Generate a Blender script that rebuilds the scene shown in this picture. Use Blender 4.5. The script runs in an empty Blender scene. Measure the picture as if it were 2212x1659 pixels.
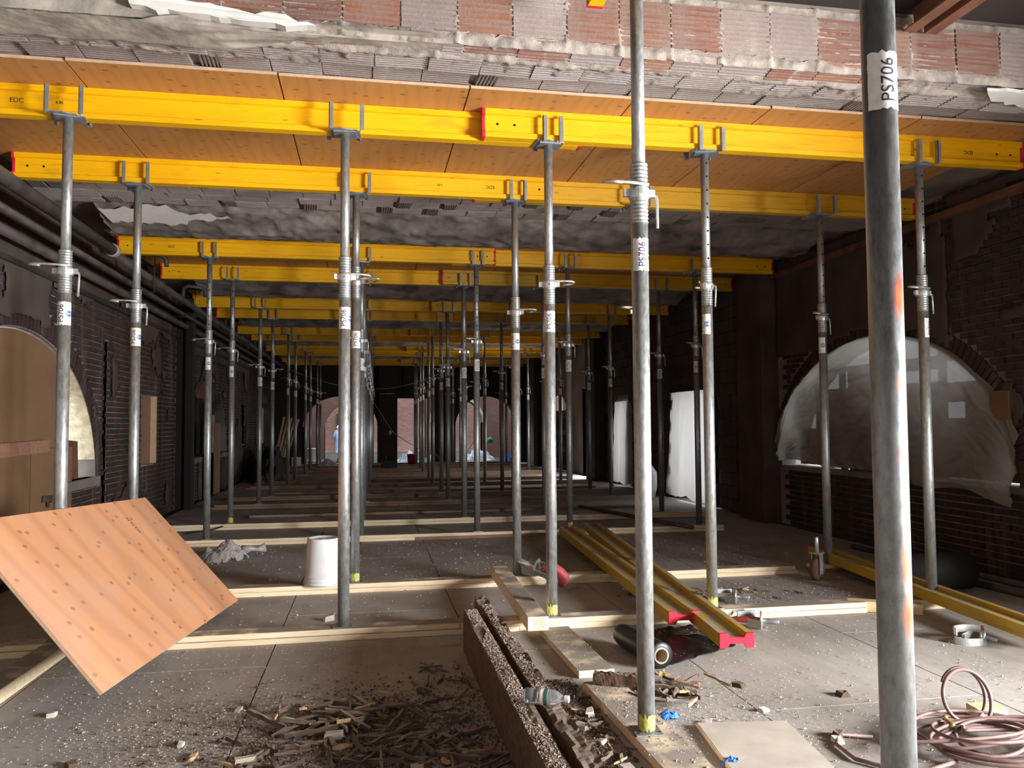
import bpy, bmesh, math, random
from math import sin, cos, pi, radians, atan2, sqrt, hypot
from mathutils import Vector, Matrix, noise as NZ
random.seed(7); NZ.seed_set(3)
R = random.Random(11)
S = bpy.context.scene; COL = S.collection
# ------------------------------------------------------------------ camera
cd = bpy.data.cameras.new('camera'); cam = bpy.data.objects.new('camera', cd); COL.objects.link(cam); S.camera = cam
cd.sensor_width = 36.0; cd.lens = 36.0 * 1725.14 / 2212; cd.clip_start = .05; cd.clip_end = 400
yw, pt, rl = radians(10.1776), radians(2.77256), radians(-.35808)
fwd = Vector((sin(yw)*cos(pt), cos(yw)*cos(pt), sin(pt))); rgt = Vector((cos(yw), -sin(yw), 0)); upv = rgt.cross(fwd)
r2 = cos(rl)*rgt + sin(rl)*upv; u2 = -sin(rl)*rgt + cos(rl)*upv
cam.matrix_world = Matrix(((r2.x, u2.x, -fwd.x, 0), (r2.y, u2.y, -fwd.y, 0), (r2.z, u2.z, -fwd.z, 1.40), (0, 0, 0, 1)))
# ------------------------------------------------------------------ world, lights, exposure
S.view_settings.view_transform = 'Standard'; S.view_settings.look = 'None'; S.view_settings.gamma = 1
S.view_settings.use_curve_mapping = False; S.view_settings.exposure = 0.14
w = bpy.data.worlds.new('overcast_sky'); S.world = w; w.use_nodes = True
w.node_tree.nodes['Background'].inputs[0].default_value = (.80, .90, 1, 1); w.node_tree.nodes['Background'].inputs[1].default_value = 3.2
def area(name, loc, d, sx, sy, power, col=(1, 1, 1)):
    l = bpy.data.lights.new(name, 'AREA'); l.shape = 'RECTANGLE'; l.size = sx; l.size_y = sy; l.energy = power; l.color = col
    o = bpy.data.objects.new(name, l); COL.objects.link(o); o.location = loc
    o.rotation_euler = Vector(d).to_track_quat('-Z', 'Y').to_euler(); return o
area('daylight_right_window', (6.9, -.35, 1.7), (-1, .2, -.0), 3.2, 2.6, 3500, (1, .99, .975))
area('rear_fill_light', (1.2, -3.8, 1.9), (0, 1, .05), 3.4, 2.2, 36, (1, .97, .94))  # added fill behind the camera; the rear wall has no opening
area('daylight_side_opening', (5.7, 19.9, 1.1), (-1, 0, -.15), .9, 1.7, 60, (1, .97, .93))
area('daylight_courtyard', (1, 36, 9), (0, .12, -1), 12, 9, 420, (.93, .97, 1))
# ------------------------------------------------------------------ materials
def nt(name):
    m = bpy.data.materials.new(name); m.use_nodes = True; t = m.node_tree; return m, t, t.nodes['Principled BSDF']
def N(t, typ, ins=None, **kw):
    n = t.nodes.new(typ)
    for k, v in kw.items(): setattr(n, k, v)
    for k, v in (ins or {}).items():
        if isinstance(v, bpy.types.NodeSocket): t.links.new(v, n.inputs[k])
        else: n.inputs[k].default_value = v
    return n
def c4(c): return (c[0], c[1], c[2], 1)
def coords(t, gen='Object', scale=(1, 1, 1), rot=(0, 0, 0)):
    tc = N(t, 'ShaderNodeTexCoord')
    if gen == 'World': src = N(t, 'ShaderNodeNewGeometry').outputs['Position']
    else: src = tc.outputs[gen]
    return N(t, 'ShaderNodeMapping', {'Vector': src, 'Scale': scale, 'Rotation': rot}).outputs[0]
def noise(t, vec, scale, detail=4, rough=.55, dist=0):
    return N(t, 'ShaderNodeTexNoise', {'Vector': vec, 'Scale': scale, 'Detail': detail, 'Roughness': rough, 'Distortion': dist}).outputs[0]
def ramp(t, fac, stops):
    n = N(t, 'ShaderNodeValToRGB', {'Fac': fac}); e = n.color_ramp.elements
    while len(e) < len(stops): e.new(.5)
    for i, (p, c) in enumerate(stops): e[i].position = p; e[i].color = c4(c)
    return n.outputs[0]
def mix(t, f, a, b, mode='MIX'):
    n = N(t, 'ShaderNodeMix', data_type='RGBA', blend_type=mode)
    for k, v in ((0, f), (6, a), (7, b)):
        if isinstance(v, bpy.types.NodeSocket): t.links.new(v, n.inputs[k])
        else: n.inputs[k].default_value = v if k == 0 else c4(v)
    return n.outputs[2]
def bump(t, b, h, strength=.3, dist=.01):
    n = N(t, 'ShaderNodeBump', {'Height': h, 'Strength': strength, 'Distance': dist}); t.links.new(n.outputs[0], b.inputs['Normal'])
def setb(t, b, col=None, rough=.7, metal=0, spec=None):
    if isinstance(col, bpy.types.NodeSocket): t.links.new(col, b.inputs['Base Color'])
    elif col: b.inputs['Base Color'].default_value = c4(col)
    if isinstance(rough, bpy.types.NodeSocket): t.links.new(rough, b.inputs['Roughness'])
    else: b.inputs['Roughness'].default_value = rough
    b.inputs['Metallic'].default_value = metal
    if spec is not None: b.inputs['Specular IOR Level'].default_value = spec
def plain(name, col, rough=.6, metal=0, var=.25, sc=8, bmp=.15, gen='Object'):
    m, t, b = nt(name); v = coords(t, gen); n = noise(t, v, sc)
    d = tuple(x*(1-var) for x in col); l = tuple(min(1, x*(1+var)) for x in col)
    setb(t, b, ramp(t, n, [(.3, d), (.7, l)]), rough, metal)
    if bmp: bump(t, b, noise(t, v, sc*6), bmp, .004)
    return m
def upmask(t, lo=.55, hi=.9):
    g = N(t, 'ShaderNodeNewGeometry'); s = N(t, 'ShaderNodeSeparateXYZ', {0: g.outputs['Normal']})
    return N(t, 'ShaderNodeMapRange', {0: s.outputs[2], 1: lo, 2: hi}).outputs[0]
def wood(name, light, dark, scale=1, rough=.65, dust=None, knots=True, spread=True, grain=(1.2, 14, 14)):
    m, t, b = nt(name); v = coords(t, 'Object', grain)
    oi = N(t, 'ShaderNodeObjectInfo')
    off = N(t, 'ShaderNodeVectorMath', {0: v, 1: oi.outputs['Location']}, operation='ADD').outputs[0]
    g = noise(t, off, 2.2*scale, 6, .6, 1.2)
    c = ramp(t, g, [(.32, dark), (.55, light), (.8, tuple(min(1, x*1.12) for x in light))])
    if knots:
        vv = coords(t, 'Object', (3, 9, 9)); k = N(t, 'ShaderNodeTexVoronoi', {'Vector': vv, 'Scale': 1.3}).outputs['Distance']
        c = mix(t, ramp(t, k, [(.03, (1, 1, 1)), (.09, (0, 0, 0))]), c, tuple(x*.35 for x in dark))
    if dust:
        f = N(t, 'ShaderNodeMath', {0: upmask(t), 1: N(t, 'ShaderNodeMapRange', {0: noise(t, coords(t, 'World'), 5, 6), 1: .3, 2: .5}).outputs[0]}, operation='MULTIPLY').outputs[0]
        c = mix(t, f, c, dust)
    setb(t, b, c, rough); bump(t, b, g, .12, .003); return m
def galv(name, base=(.47, .49, .49), rough=.42, metal=.75, orange=None):
    m, t, b = nt(name); v = coords(t, 'World'); vs = coords(t, 'World', (1, 1, .4))
    n = noise(t, vs, 55, 5, .75); n2 = noise(t, v, 9, 4)
    c = ramp(t, n, [(.3, tuple(x*.62 for x in base)), (.55, base), (.8, tuple(min(1, x*1.3) for x in base))])
    c = mix(t, ramp(t, n2, [(.55, (0, 0, 0)), (.75, (.55, .55, .55))]), c, (.27, .27, .25))
    if orange:
        for z, a in orange:
            ov = N(t, 'ShaderNodeSeparateXYZ', {0: N(t, 'ShaderNodeTexCoord').outputs['Object']})
            dz = N(t, 'ShaderNodeMath', {0: ov.outputs[2], 1: z}, operation='SUBTRACT').outputs[0]
            dz = N(t, 'ShaderNodeMath', {0: dz, 1: a}, operation='DIVIDE').outputs[0]
            dx = N(t, 'ShaderNodeMath', {0: ov.outputs[0], 1: .010}, operation='SUBTRACT').outputs[0]
            dx = N(t, 'ShaderNodeMath', {0: dx, 1: .026}, operation='DIVIDE').outputs[0]
            q = N(t, 'ShaderNodeVectorMath', {0: N(t, 'ShaderNodeCombineXYZ', {0: dx, 1: dz}).outputs[0]}, operation='LENGTH').outputs['Value']
            q = N(t, 'ShaderNodeMath', {0: q, 1: N(t, 'ShaderNodeMath', {0: n2, 1: .5}, operation='MULTIPLY').outputs[0]}, operation='ADD').outputs[0]
            c = mix(t, ramp(t, q, [(.35, (.95, .95, .95)), (1.2, (0, 0, 0))]), c, (.85, .17, .05))
    setb(t, b, c, N(t, 'ShaderNodeMapRange', {0: n, 1: .2, 2: .8, 3: rough-.1, 4: rough+.18}).outputs[0], metal); bump(t, b, n, .08, .002)
    return m
MT = {}
MT['galv'] = galv('galvanized_steel'); MT['galv_dark'] = galv('weathered_galvanized_steel', (.36, .37, .36), .5)
MT['galv_orange'] = galv('galvanized_steel_with_orange_paint', (.31, .325, .33), .4, .75, [(1.68, .085), (1.08, .10), (.96, .08), (1.48, .05), (1.32, .05)])
MT['steel_grey'] = plain('zinc_grey_bracket', (.36, .38, .40), .45, .6, .2, 12, .05)
MT['bright_steel'] = plain('bright_cast_zinc', (.66, .67, .66), .35, .7, .2, 30, .1)
def yellow(name, base, dark, dust=False, grain=(1.3, 16, 16)):
    m, t, b = nt(name); v = coords(t, 'Object', grain)
    g = noise(t, N(t, 'ShaderNodeVectorMath', {0: v, 1: N(t, 'ShaderNodeObjectInfo').outputs['Location']}, operation='ADD').outputs[0], 2.4, 6, .6, .8)
    c = ramp(t, g, [(.25, dark), (.45, base), (.8, tuple(min(1, x*1.12) for x in base))])
    k = N(t, 'ShaderNodeTexVoronoi', {'Vector': coords(t, 'World', (2.2, 6, 9)), 'Scale': 1.1}).outputs['Distance']
    c = mix(t, ramp(t, k, [(.035, (.8, .8, .8)), (.075, (0, 0, 0))]), c, (.30, .13, .01))
    s = noise(t, coords(t, 'World', (1, 1, 3)), 2.5, 5)
    c = mix(t, ramp(t, s, [(.60, (0, 0, 0)), (.72, (.45, .45, .45))]), c, (.42, .25, .02))
    if dust:
        f = N(t, 'ShaderNodeMath', {0: upmask(t), 1: N(t, 'ShaderNodeMapRange', {0: noise(t, coords(t, 'World'), 6, 6), 1: .35, 2: .55}).outputs[0]}, operation='MULTIPLY').outputs[0]
        c = mix(t, f, c, (.36, .31, .22))
    setb(t, b, c, .48); bump(t, b, g, .08, .002); return m
MT['yellow'] = yellow('yellow_painted_formwork_timber', (.86, .46, .0), (.72, .33, .0))
MT['yellow_dirty'] = yellow('dirty_yellow_formwork_timber', (.52, .33, .02), (.30, .19, .02), True)
MT['yellow_worn_shaded'] = yellow('worn_shaded_yellow_timber', (.66, .36, .01), (.38, .23, .015))
MT['red'] = plain('red_plastic_end_cap', (.72, .02, .05), .45, 0, .2, 10, .05)
def ply(name, a, bcol, dustc=None, ws=1.6, wa=.22):
    m, t, b = nt(name); v = coords(t, 'Object', (2.2, .7, 1))
    d = noise(t, v, 1.1, 3, .5); vv = N(t, 'ShaderNodeVectorMath', {0: v, 1: N(t, 'ShaderNodeVectorMath', {0: N(t, 'ShaderNodeObjectInfo').outputs['Location'], 1: (3, 5, 7)}, operation='MULTIPLY').outputs[0]}, operation='ADD').outputs[0]
    wv = N(t, 'ShaderNodeTexWave', {'Vector': vv, 'Scale': ws, 'Distortion': 9, 'Detail': 3, 'Detail Scale': 1.1}, wave_type='BANDS').outputs[1]
    n = noise(t, vv, 2.0, 5); n3 = noise(t, coords(t, 'Object', (30, 2, 1)), 3, 3)
    c = mix(t, n, bcol, a); c = mix(t, ramp(t, wv, [(.0, (wa, wa, wa)), (.5, (0, 0, 0))]), c, tuple(x*.6 for x in bcol))
    c = mix(t, N(t, 'ShaderNodeMath', {0: n3, 1: .14}, operation='MULTIPLY').outputs[0], c, tuple(x*.7 for x in bcol))
    k = N(t, 'ShaderNodeTexVoronoi', {'Vector': N(t, 'ShaderNodeVectorMath', {0: coords(t, 'Object', (1, 1.5, 1)), 1: N(t, 'ShaderNodeObjectInfo').outputs['Location']}, operation='ADD').outputs[0], 'Scale': 4.2}, voronoi_dimensions='2D').outputs['Distance']
    c = mix(t, ramp(t, k, [(.05, (.75, .75, .75)), (.10, (0, 0, 0))]), c, tuple(x*.45 for x in bcol))
    if dustc: c = mix(t, ramp(t, noise(t, coords(t, 'World'), 2.3, 6), [(.45, (0, 0, 0)), (.7, (.45, .45, .45))]), c, dustc)
    setb(t, b, c, .55); bump(t, b, n3, .05, .001); return m
MT['ply'] = ply('plywood_deck', (.60, .30, .10), (.46, .20, .06))
MT['ply_sheet'] = ply('orange_plywood_sheet', (.74, .37, .19), (.57, .26, .13), (.52, .35, .27), .55, .3)
MT['ply_board'] = ply('window_board_plywood', (.26, .15, .075), (.18, .10, .05))
MT['ply_edge'] = plain('plywood_cut_edge', (.62, .42, .27), .8, 0, .12, 30, .1)
MT['pine'] = wood('new_pine', (.88, .74, .52), (.74, .56, .35), dust=(.30, .255, .215))
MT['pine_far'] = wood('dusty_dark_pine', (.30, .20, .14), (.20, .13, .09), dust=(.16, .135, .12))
MT['pine_clean'] = wood('clean_pine_end', (.78, .60, .34), (.62, .42, .2))
MT['pine_red'] = wood('reddish_plank', (.32, .17, .11), (.22, .11, .07), dust=(.18, .145, .125))
MT['rotten'] = wood('rotten_old_timber', (.12, .068, .042), (.035, .02, .014), rough=.9, dust=(.15, .11, .085))
MT['rot_chip'] = wood('splintered_rotten_wood', (.155, .105, .075), (.07, .045, .03), rough=.9, knots=False, dust=(.27, .21, .17))
MT['fresh_chip'] = wood('pale_broken_wood', (.55, .38, .2), (.35, .2, .1), rough=.85, knots=False)
MT['dusty_ply'] = plain('dusty_weathered_plywood', (.50, .44, .38), .85, 0, .15, 5)
def floorm(name='dusty_plywood_floor'):
    m, t, b = nt(name); v = coords(t, 'World'); n = noise(t, v, 1.1, 7, .6); f = noise(t, v, 60, 3, .7); s = noise(t, coords(t, 'World', (1, .15, 1)), 9, 4)
    c = ramp(t, n, [(.3, (.28, .25, .225)), (.5, (.41, .375, .345)), (.72, (.52, .485, .45))])
    c = mix(t, ramp(t, s, [(.5, (0, 0, 0)), (.75, (.3, .3, .3))]), c, (.17, .13, .10)); c = mix(t, N(t, 'ShaderNodeMath', {0: f, 1: .35}, operation='MULTIPLY').outputs[0], c, (.16, .13, .11))
    setb(t, b, c, .9); bump(t, b, f, .25, .004); return m
MT['floor'] = floorm()
MT['joint'] = plain('dark_joint', (.05, .04, .03), .9, 0, .2)
def brickm(name, a, b_, c_, soot=.75, dust=(.3, .25, .22), sc=.55, streak=None):
    m, t, b = nt(name); v = coords(t, 'World'); g = N(t, 'ShaderNodeNewGeometry')
    rnd = N(t, 'ShaderNodeMath', {0: g.outputs['Random Per Island'], 1: N(t, 'ShaderNodeObjectInfo').outputs['Random']}, operation='ADD').outputs[0]
    rnd = N(t, 'ShaderNodeMath', {0: rnd}, operation='FRACT').outputs[0]
    c = ramp(t, rnd, [(.0, a), (.5, b_), (1, c_)]); n = noise(t, v, sc, 5, .6); n2 = noise(t, v, 45, 4, .7)
    c = mix(t, N(t, 'ShaderNodeMath', {0: n2, 1: .5}, operation='MULTIPLY').outputs[0], c, tuple(x*.4 for x in a))
    c = mix(t, ramp(t, n, [(.36, (soot, soot, soot)), (.6, (.1, .1, .1))]), c, (.018, .014, .012))
    st = noise(t, coords(t, 'World', (2, 2, .25)), 3, 4); c = mix(t, ramp(t, st, [(.55, (0, 0, 0)), (.72, (.5, .5, .5))]), c, dust)
    if streak: c = mix(t, ramp(t, noise(t, coords(t, 'World', (1.6, 14, 26)), 2.2, 5, .65), [(.35, (0, 0, 0)), (.6, (.75, .75, .75))]), c, streak)
    setb(t, b, c, .92); bump(t, b, n2, .6, .008); return m
MT['brick'] = brickm('sooty_brick', (.06, .032, .025), (.09, .048, .037), (.045, .032, .03), .85, (.17, .15, .14))
MT['mortar'] = plain('grey_brown_mortar', (.20, .165, .14), .95, 0, .45, 1.5, .3, 'World')
MT['backing'] = plain('dark_mortar_joint', (.23, .195, .17), .95, 0, .5, 1.2, .3, 'World')
MT['soot'] = plain('sooted_wall_and_void', (.035, .027, .024), .95, 0, .5, 1, .3, 'World')
MT['plaster_brown'] = plain('stained_brown_plaster', (.078, .057, .048), .9, 0, .38, 1.3, .3, 'World')
MT['block'] = brickm('sooty_concrete_block', (.11, .085, .075), (.14, .11, .10), (.08, .06, .055), .6, (.16, .14, .13))
MT['tile'] = brickm('terracotta_hollow_tile', (.42, .14, .07), (.30, .12, .085), (.46, .21, .11), .4, (.33, .28, .25), 2.2, (.26, .19, .165))
MT['tile_grey'] = brickm('mortar_dusted_tile', (.46, .41, .385), (.36, .31, .29), (.50, .47, .46), .22, (.55, .5, .45), 2.6, (.30, .24, .22))
MT['tile_mauve'] = brickm('mauve_grey_tile', (.46, .39, .365), (.38, .31, .29), (.52, .46, .43), .4, (.55, .50, .46), 2.2, (.30, .23, .21))
MT['plaster_grey'] = plain('rough_grey_plaster', (.36, .315, .27), .95, 0, .4, 5, .8, 'World')
MT['plaster_dark'] = plain('sooty_grey_plaster', (.235, .20, .18), .95, 0, .6, 3.2, .9, 'World')
MT['plaster_white'] = plain('white_plaster', (.74, .72, .68), .8, 0, .06, 9, .1, 'World')
MT['jamb_daylight'] = plain('cream_jamb_daylight', (.66, .55, .36), .9, 0, .3, 14, .5, 'World')
MT['rough_mortar'] = plain('crumbled_mortar', (.33, .285, .25), .95, 0, .35, 14, .9, 'World')
MT['rust'] = plain('rusty_brown_steel', (.20, .085, .05), .7, .2, .35, 4, .2)
MT['pipe'] = plain('dirty_iron_pipe', (.10, .088, .08), .6, .3, .4, 4, .2)
MT['pipe_light'] = plain('pale_pipe_coupling', (.45, .42, .38), .6, .1, .3, 9, .2)
MT['black_steel'] = plain('soot_black_column', (.015, .012, .011), .7, .1, .4, 3, .2)
def film(name, col, tr=.35, clear=.08, rough=.25):
    m, t, b = nt(name); setb(t, b, col, rough); v = coords(t, 'World')
    bump(t, b, noise(t, v, 7, 5, .55, 1), .25, .03)
    tl = N(t, 'ShaderNodeBsdfTranslucent', {'Color': c4(col)}); tp = N(t, 'ShaderNodeBsdfTransparent', {'Color': (.95, .93, .9, 1)})
    m1 = N(t, 'ShaderNodeMixShader', {0: tr, 1: b.outputs[0], 2: tl.outputs[0]}); m2 = N(t, 'ShaderNodeMixShader', {0: clear, 1: m1.outputs[0], 2: tp.outputs[0]})
    t.links.new(m2.outputs[0], t.nodes['Material Output'].inputs[0]); return m
MT['film'] = film('translucent_white_plastic_sheet', (.62, .56, .51), .4, .04)
MT['film_dull'] = film('dull_milky_plastic_sheet', (.38, .335, .29), .5, .03, .45)
MT['bag'] = film('milky_plastic_bag', (.55, .53, .52), .3, .1)
MT['white_plastic'] = plain('dusty_white_plastic', (.74, .76, .78), .4, 0, .06, 12, .03)
MT['black_plastic'] = plain('black_polythene', (.012, .012, .014), .42, 0, .3, 5, .1)
MT['black_matte'] = plain('black_rubber', (.018, .017, .017), .75, 0, .3, 5, .1)
MT['card'] = plain('cardboard_core', (.45, .36, .28), .8, 0, .2, 20)
MT['sticker'] = plain('white_sticker', (.78, .76, .72), .5, 0, .12, 40, .05)
MT['ink'] = plain('dark_purple_ink', (.035, .02, .05), .6, 0, .1); MT['blue'] = plain('blue_print', (.015, .13, .42), .5, 0, .1)
MT['stamp'] = plain('black_stamp_ink', (.06, .035, .01), .7, 0, .1)
MT['hole'] = plain('hole_shadow', (.008, .008, .008), .9, 0, 0, 1, 0)
MT['hose'] = plain('dusty_mauve_hose', (.21, .125, .115), .6, 0, .25, 18, .1)
MT['brass'] = plain('brass_fitting', (.5, .36, .14), .4, .7, .2)
MT['crumb'] = plain('sawdust_crumbs', (.42, .365, .315), .9, 0, .6, 90, .1, 'World')
MT['crumb_brown'] = plain('brown_rot_crumbs', (.27, .20, .16), .9, 0, .7, 90, .1, 'World')
MT['crumb_shade'] = plain('shade_dark_rot_crumbs', (.10, .065, .045), .9, 0, .6, 90, .1, 'World')
MT['rubble'] = plain('pale_rubble', (.62, .55, .47), .9, 0, .3, 20, .3)
MT['yellow_spray'] = plain('yellow_spray_paint', (.52, .50, .14), .55, 0, .3, 60)
MT['redpaint'] = plain('red_worn_paint', (.50, .09, .10), .55, 0, .5, 30, .1)
MT['brownwheel'] = plain('brown_caster_tread', (.13, .06, .04), .6, 0, .3, 12)
MT['blueglove'] = plain('blue_nitrile', (.04, .16, .55), .5, 0, .3, 30)
MT['metal_strip'] = plain('white_metal_strip', (.72, .74, .78), .35, .4, .1)
MT['suit'] = plain('white_blue_coverall', (.38, .5, .78), .8, 0, .2, 5)
MT['tarp_white'] = plain('crumpled_white_tarp', (.68, .72, .80), .5, 0, .2, 4, .2); MT['tarp_blue'] = plain('crumpled_blue_tarp', (.04, .10, .42), .5, 0, .3, 4, .2)
MT['bucket_red'] = plain('red_plastic_bucket', (.34, .02, .02), .5, 0, .2); MT['door_grey'] = plain('dark_grey_door_paint', (.06, .065, .08), .6, 0, .2)
MT['black_box'] = plain('black_toolbox', (.02, .022, .02), .6, 0, .3); MT['green'] = plain('green_tape', (.02, .3, .12), .6)
MT['bulb'] = plain('yellow_bulb_guard', (.55, .38, .06), .5); MT['cord'] = plain('tan_cord', (.30, .22, .13), .8)
m, t, b = nt('clear_bottle_plastic'); setb(t, b, (.82, .86, .9), .12); b.inputs['Transmission Weight'].default_value = .88; b.inputs['IOR'].default_value = 1.12; MT['bottle'] = m
def farbrick(name, a, b_, mo):
    m, t, b = nt(name); g = N(t, 'ShaderNodeNewGeometry'); s = N(t, 'ShaderNodeSeparateXYZ', {0: g.outputs['Position']})
    v = N(t, 'ShaderNodeCombineXYZ', {0: N(t, 'ShaderNodeMath', {0: s.outputs[0], 1: s.outputs[1]}, operation='ADD').outputs[0], 1: s.outputs[2]}).outputs[0]
    bt = N(t, 'ShaderNodeTexBrick', {'Vector': v, 'Color1': c4(a), 'Color2': c4(b_), 'Mortar': c4(mo), 'Scale': 1, 'Mortar Size': .012, 'Brick Width': .21, 'Row Height': .0725})
    c = mix(t, ramp(t, noise(t, coords(t, 'World'), .8, 5), [(.35, (.4, .4, .4)), (.6, (0, 0, 0))]), bt.outputs[0], tuple(x*.35 for x in a))
    setb(t, b, c, .9); bump(t, b, bt.outputs[1], -.4, .008); return m
MT['farbrick'] = farbrick('red_brick_distant', (.27, .125, .09), (.17, .075, .055), (.15, .115, .10))
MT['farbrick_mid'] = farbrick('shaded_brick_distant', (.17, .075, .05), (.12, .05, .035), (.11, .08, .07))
MT['farbrick_dark'] = farbrick('sooty_brick_distant', (.055, .03, .024), (.03, .018, .015), (.05, .04, .035))
# ------------------------------------------------------------------ mesh helpers
class MB:
    def __init__(s): s.v = []; s.f = []; s.mi = []; s.m = 0
    def add(s, vs, fs):
        o = len(s.v); s.v += [tuple(x) for x in vs]; s.f += [tuple(o+i for i in f) for f in fs]; s.mi += [s.m]*len(fs); return s
    def box(s, c, d, rot=None, jit=0):
        vs = []
        for sx, sy, sz in ((-1,-1,-1),(1,-1,-1),(1,1,-1),(-1,1,-1),(-1,-1,1),(1,-1,1),(1,1,1),(-1,1,1)):
            p = Vector((sx*d[0]/2, sy*d[1]/2, sz*d[2]/2))
            if jit: p += Vector((R.uniform(-jit, jit), R.uniform(-jit, jit), R.uniform(-jit, jit)))
            if rot is not None: p = rot @ p
            vs.append(p+Vector(c))
        return s.add(vs, ((3,2,1,0),(4,5,6,7),(0,1,5,4),(1,2,6,5),(2,3,7,6),(3,0,4,7)))
    def prism(s, poly, a, b, axis=2):
        n = len(poly)
        def P(p, h): return ((p[0], p[1], h) if axis == 2 else (p[0], h, p[1]) if axis == 1 else (h, p[0], p[1]))
        vs = [P(p, a) for p in poly]+[P(p, b) for p in poly]
        return s.add(vs, [tuple(range(n-1, -1, -1)), tuple(range(n, 2*n))]+[(i, (i+1) % n, n+(i+1) % n, n+i) for i in range(n)])
    def lathe(s, prof, n=20, rot=None, c=(0, 0, 0), cap=True):
        vs = []
        for r, z in prof:
            for i in range(n):
                p = Vector((r*cos(2*pi*i/n), r*sin(2*pi*i/n), z))
                if rot is not None: p = rot @ p
                vs.append(p+Vector(c))
        k = len(prof); fs = [(j*n+i, j*n+(i+1) % n, (j+1)*n+(i+1) % n, (j+1)*n+i) for j in range(k-1) for i in range(n)]
        if cap: fs += [tuple(range(n-1, -1, -1)), tuple(range((k-1)*n, k*n))]
        return s.add(vs, fs)
    def tube(s, path, r, n=8, cap=True):
        path = [Vector(p) for p in path]; vs = []; k = len(path); nrm = None
        for j, p in enumerate(path):
            d = (path[min(j+1, k-1)]-path[max(j-1, 0)]).normalized()
            if nrm is None: nrm = d.orthogonal().normalized()
            nrm = (nrm-d*nrm.dot(d)).normalized(); bi = d.cross(nrm); rr = r[j] if isinstance(r, (list, tuple)) else r
            for i in range(n): a = 2*pi*i/n; vs.append(p+nrm*(rr*cos(a))+bi*(rr*sin(a)))
        fs = [(j*n+i, j*n+(i+1) % n, (j+1)*n+(i+1) % n, (j+1)*n+i) for j in range(k-1) for i in range(n)]
        if cap: fs += [tuple(range(n-1, -1, -1)), tuple(range((k-1)*n, k*n))]
        return s.add(vs, fs)
    def mesh(s, name, mats, smooth=False):
        me = bpy.data.meshes.new(name); me.from_pydata(s.v, [], s.f)
        for m_ in (mats if isinstance(mats, (list, tuple)) else [mats]): me.materials.append(m_)
        if any(s.mi): me.polygons.foreach_set('material_index', s.mi)
        if smooth: me.polygons.foreach_set('use_smooth', [len(f) == 4 for f in s.f])
        me.update(); return me
    def obj(s, name, mats, parent=None, smooth=False, loc=None): return ob(name, s.mesh(name, mats, smooth), parent, loc)
def ob(name, me, parent=None, loc=None, rz=None):
    o = bpy.data.objects.new(name, me); COL.objects.link(o)
    if parent is not None: o.parent = parent
    if loc is not None: o.location = loc
    if rz is not None: o.rotation_euler = (0, 0, rz) if not hasattr(rz, '__len__') else rz
    return o
def tag(o, label=None, cat=None, group=None, kind=None):
    for k, v in (('label', label), ('category', cat), ('group', group), ('kind', kind)):
        if v: o[k] = v
    return o
def empty(name, loc=(0, 0, 0), rz=0, label=None, cat=None, group=None):
    o = ob(name, None, None, loc, rz); o.empty_display_size = .1; return tag(o, label, cat, group)
def struct(o, parent=None):
    o['kind'] = 'structure'; return o
def bevel(o, w_=.003, seg=1):
    m_ = o.modifiers.new('bevel', 'BEVEL'); m_.width = w_; m_.segments = seg; m_.limit_method = 'ANGLE'; return o
def text_mesh(txt, size, mat, extr=.0006, fine=False):
    cu = bpy.data.curves.new('text', 'FONT'); cu.body = txt; cu.size = size; cu.align_x = 'CENTER'; cu.align_y = 'CENTER'; cu.extrude = extr; cu.resolution_u = 3
    o = bpy.data.objects.new('text', cu); COL.objects.link(o); me = bpy.data.meshes.new_from_object(o); bpy.data.objects.remove(o)
    me.materials.clear(); me.materials.append(mat)
    if fine:
        bm = bmesh.new(); bm.from_mesh(me); bmesh.ops.triangulate(bm, faces=bm.faces[:])
        for _ in range(3):
            lg = [e for e in bm.edges if e.calc_length() > size*.09]
            if lg: bmesh.ops.subdivide_edges(bm, edges=lg, cuts=1)
            bmesh.ops.triangulate(bm, faces=bm.faces[:])
        bm.to_mesh(me); bm.free()
    return me
def fbm(x, y, z=0, o=4): return NZ.fractal(Vector((x, y, z)), 1.0, 2.0, o)
def crumbs(name, pts, mat, parent=None, smin=.003, smax=.009, flat=.6):
    mb = MB()
    for p in pts:
        s_ = R.uniform(smin, smax)*(1 if R.random() < .9 else 1.9); a = R.uniform(0, 6.28); q = Vector(p)
        vs = [q+Vector((s_*cos(a+k*2.09)*R.uniform(.6, 1.3), s_*sin(a+k*2.09)*R.uniform(.6, 1.3), R.uniform(-.1, .2)*s_)) for k in range(3)]+[q+Vector((0, 0, s_*flat*R.uniform(.7, 1.5)))]
        mb.add(vs, ((0, 1, 3), (1, 2, 3), (2, 0, 3)))
    o = mb.obj(name, mat, parent); o['kind'] = 'stuff'; return o
XL, XR, YB, YF, ZC = -3.15, 5.6, -4.0, 28.0, 3.61
# ------------------------------------------------------------------ walls with openings
def ell(c, hw, zs, rise):
    return lambda y: zs+rise*sqrt(max(0, 1-((y-c)/hw)**2))
OPL = [(5.95, 10.1, .80, ell(8.025, 2.075, .80, 1.50)), (14.8, 18.9, .80, ell(16.85, 2.05, .8, 1.5)), (23.4, 27.2, .8, ell(25.3, 1.9, .8, 1.5)), (11.95, 12.62, .84, lambda y: 1.82), (20.9, 21.4, .9, lambda y: 1.9), (10.30, 10.46, .05, lambda y: 2.42)]
OPR = [(-1.75, 2.35, .80, ell(.3, 2.05, .80, 1.5)), (6.1, 10.2, .80, ell(8.15, 2.05, .8, 1.52)), (12.3, 14.15, .0, lambda y: 1.93), (16.75, 17.6, .0, lambda y: 1.86), (19.2, 20.6, .0, lambda y: 2.3), (22.35, 24.3, .0, ell(23.32, .975, 1.75, .45))]
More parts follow.
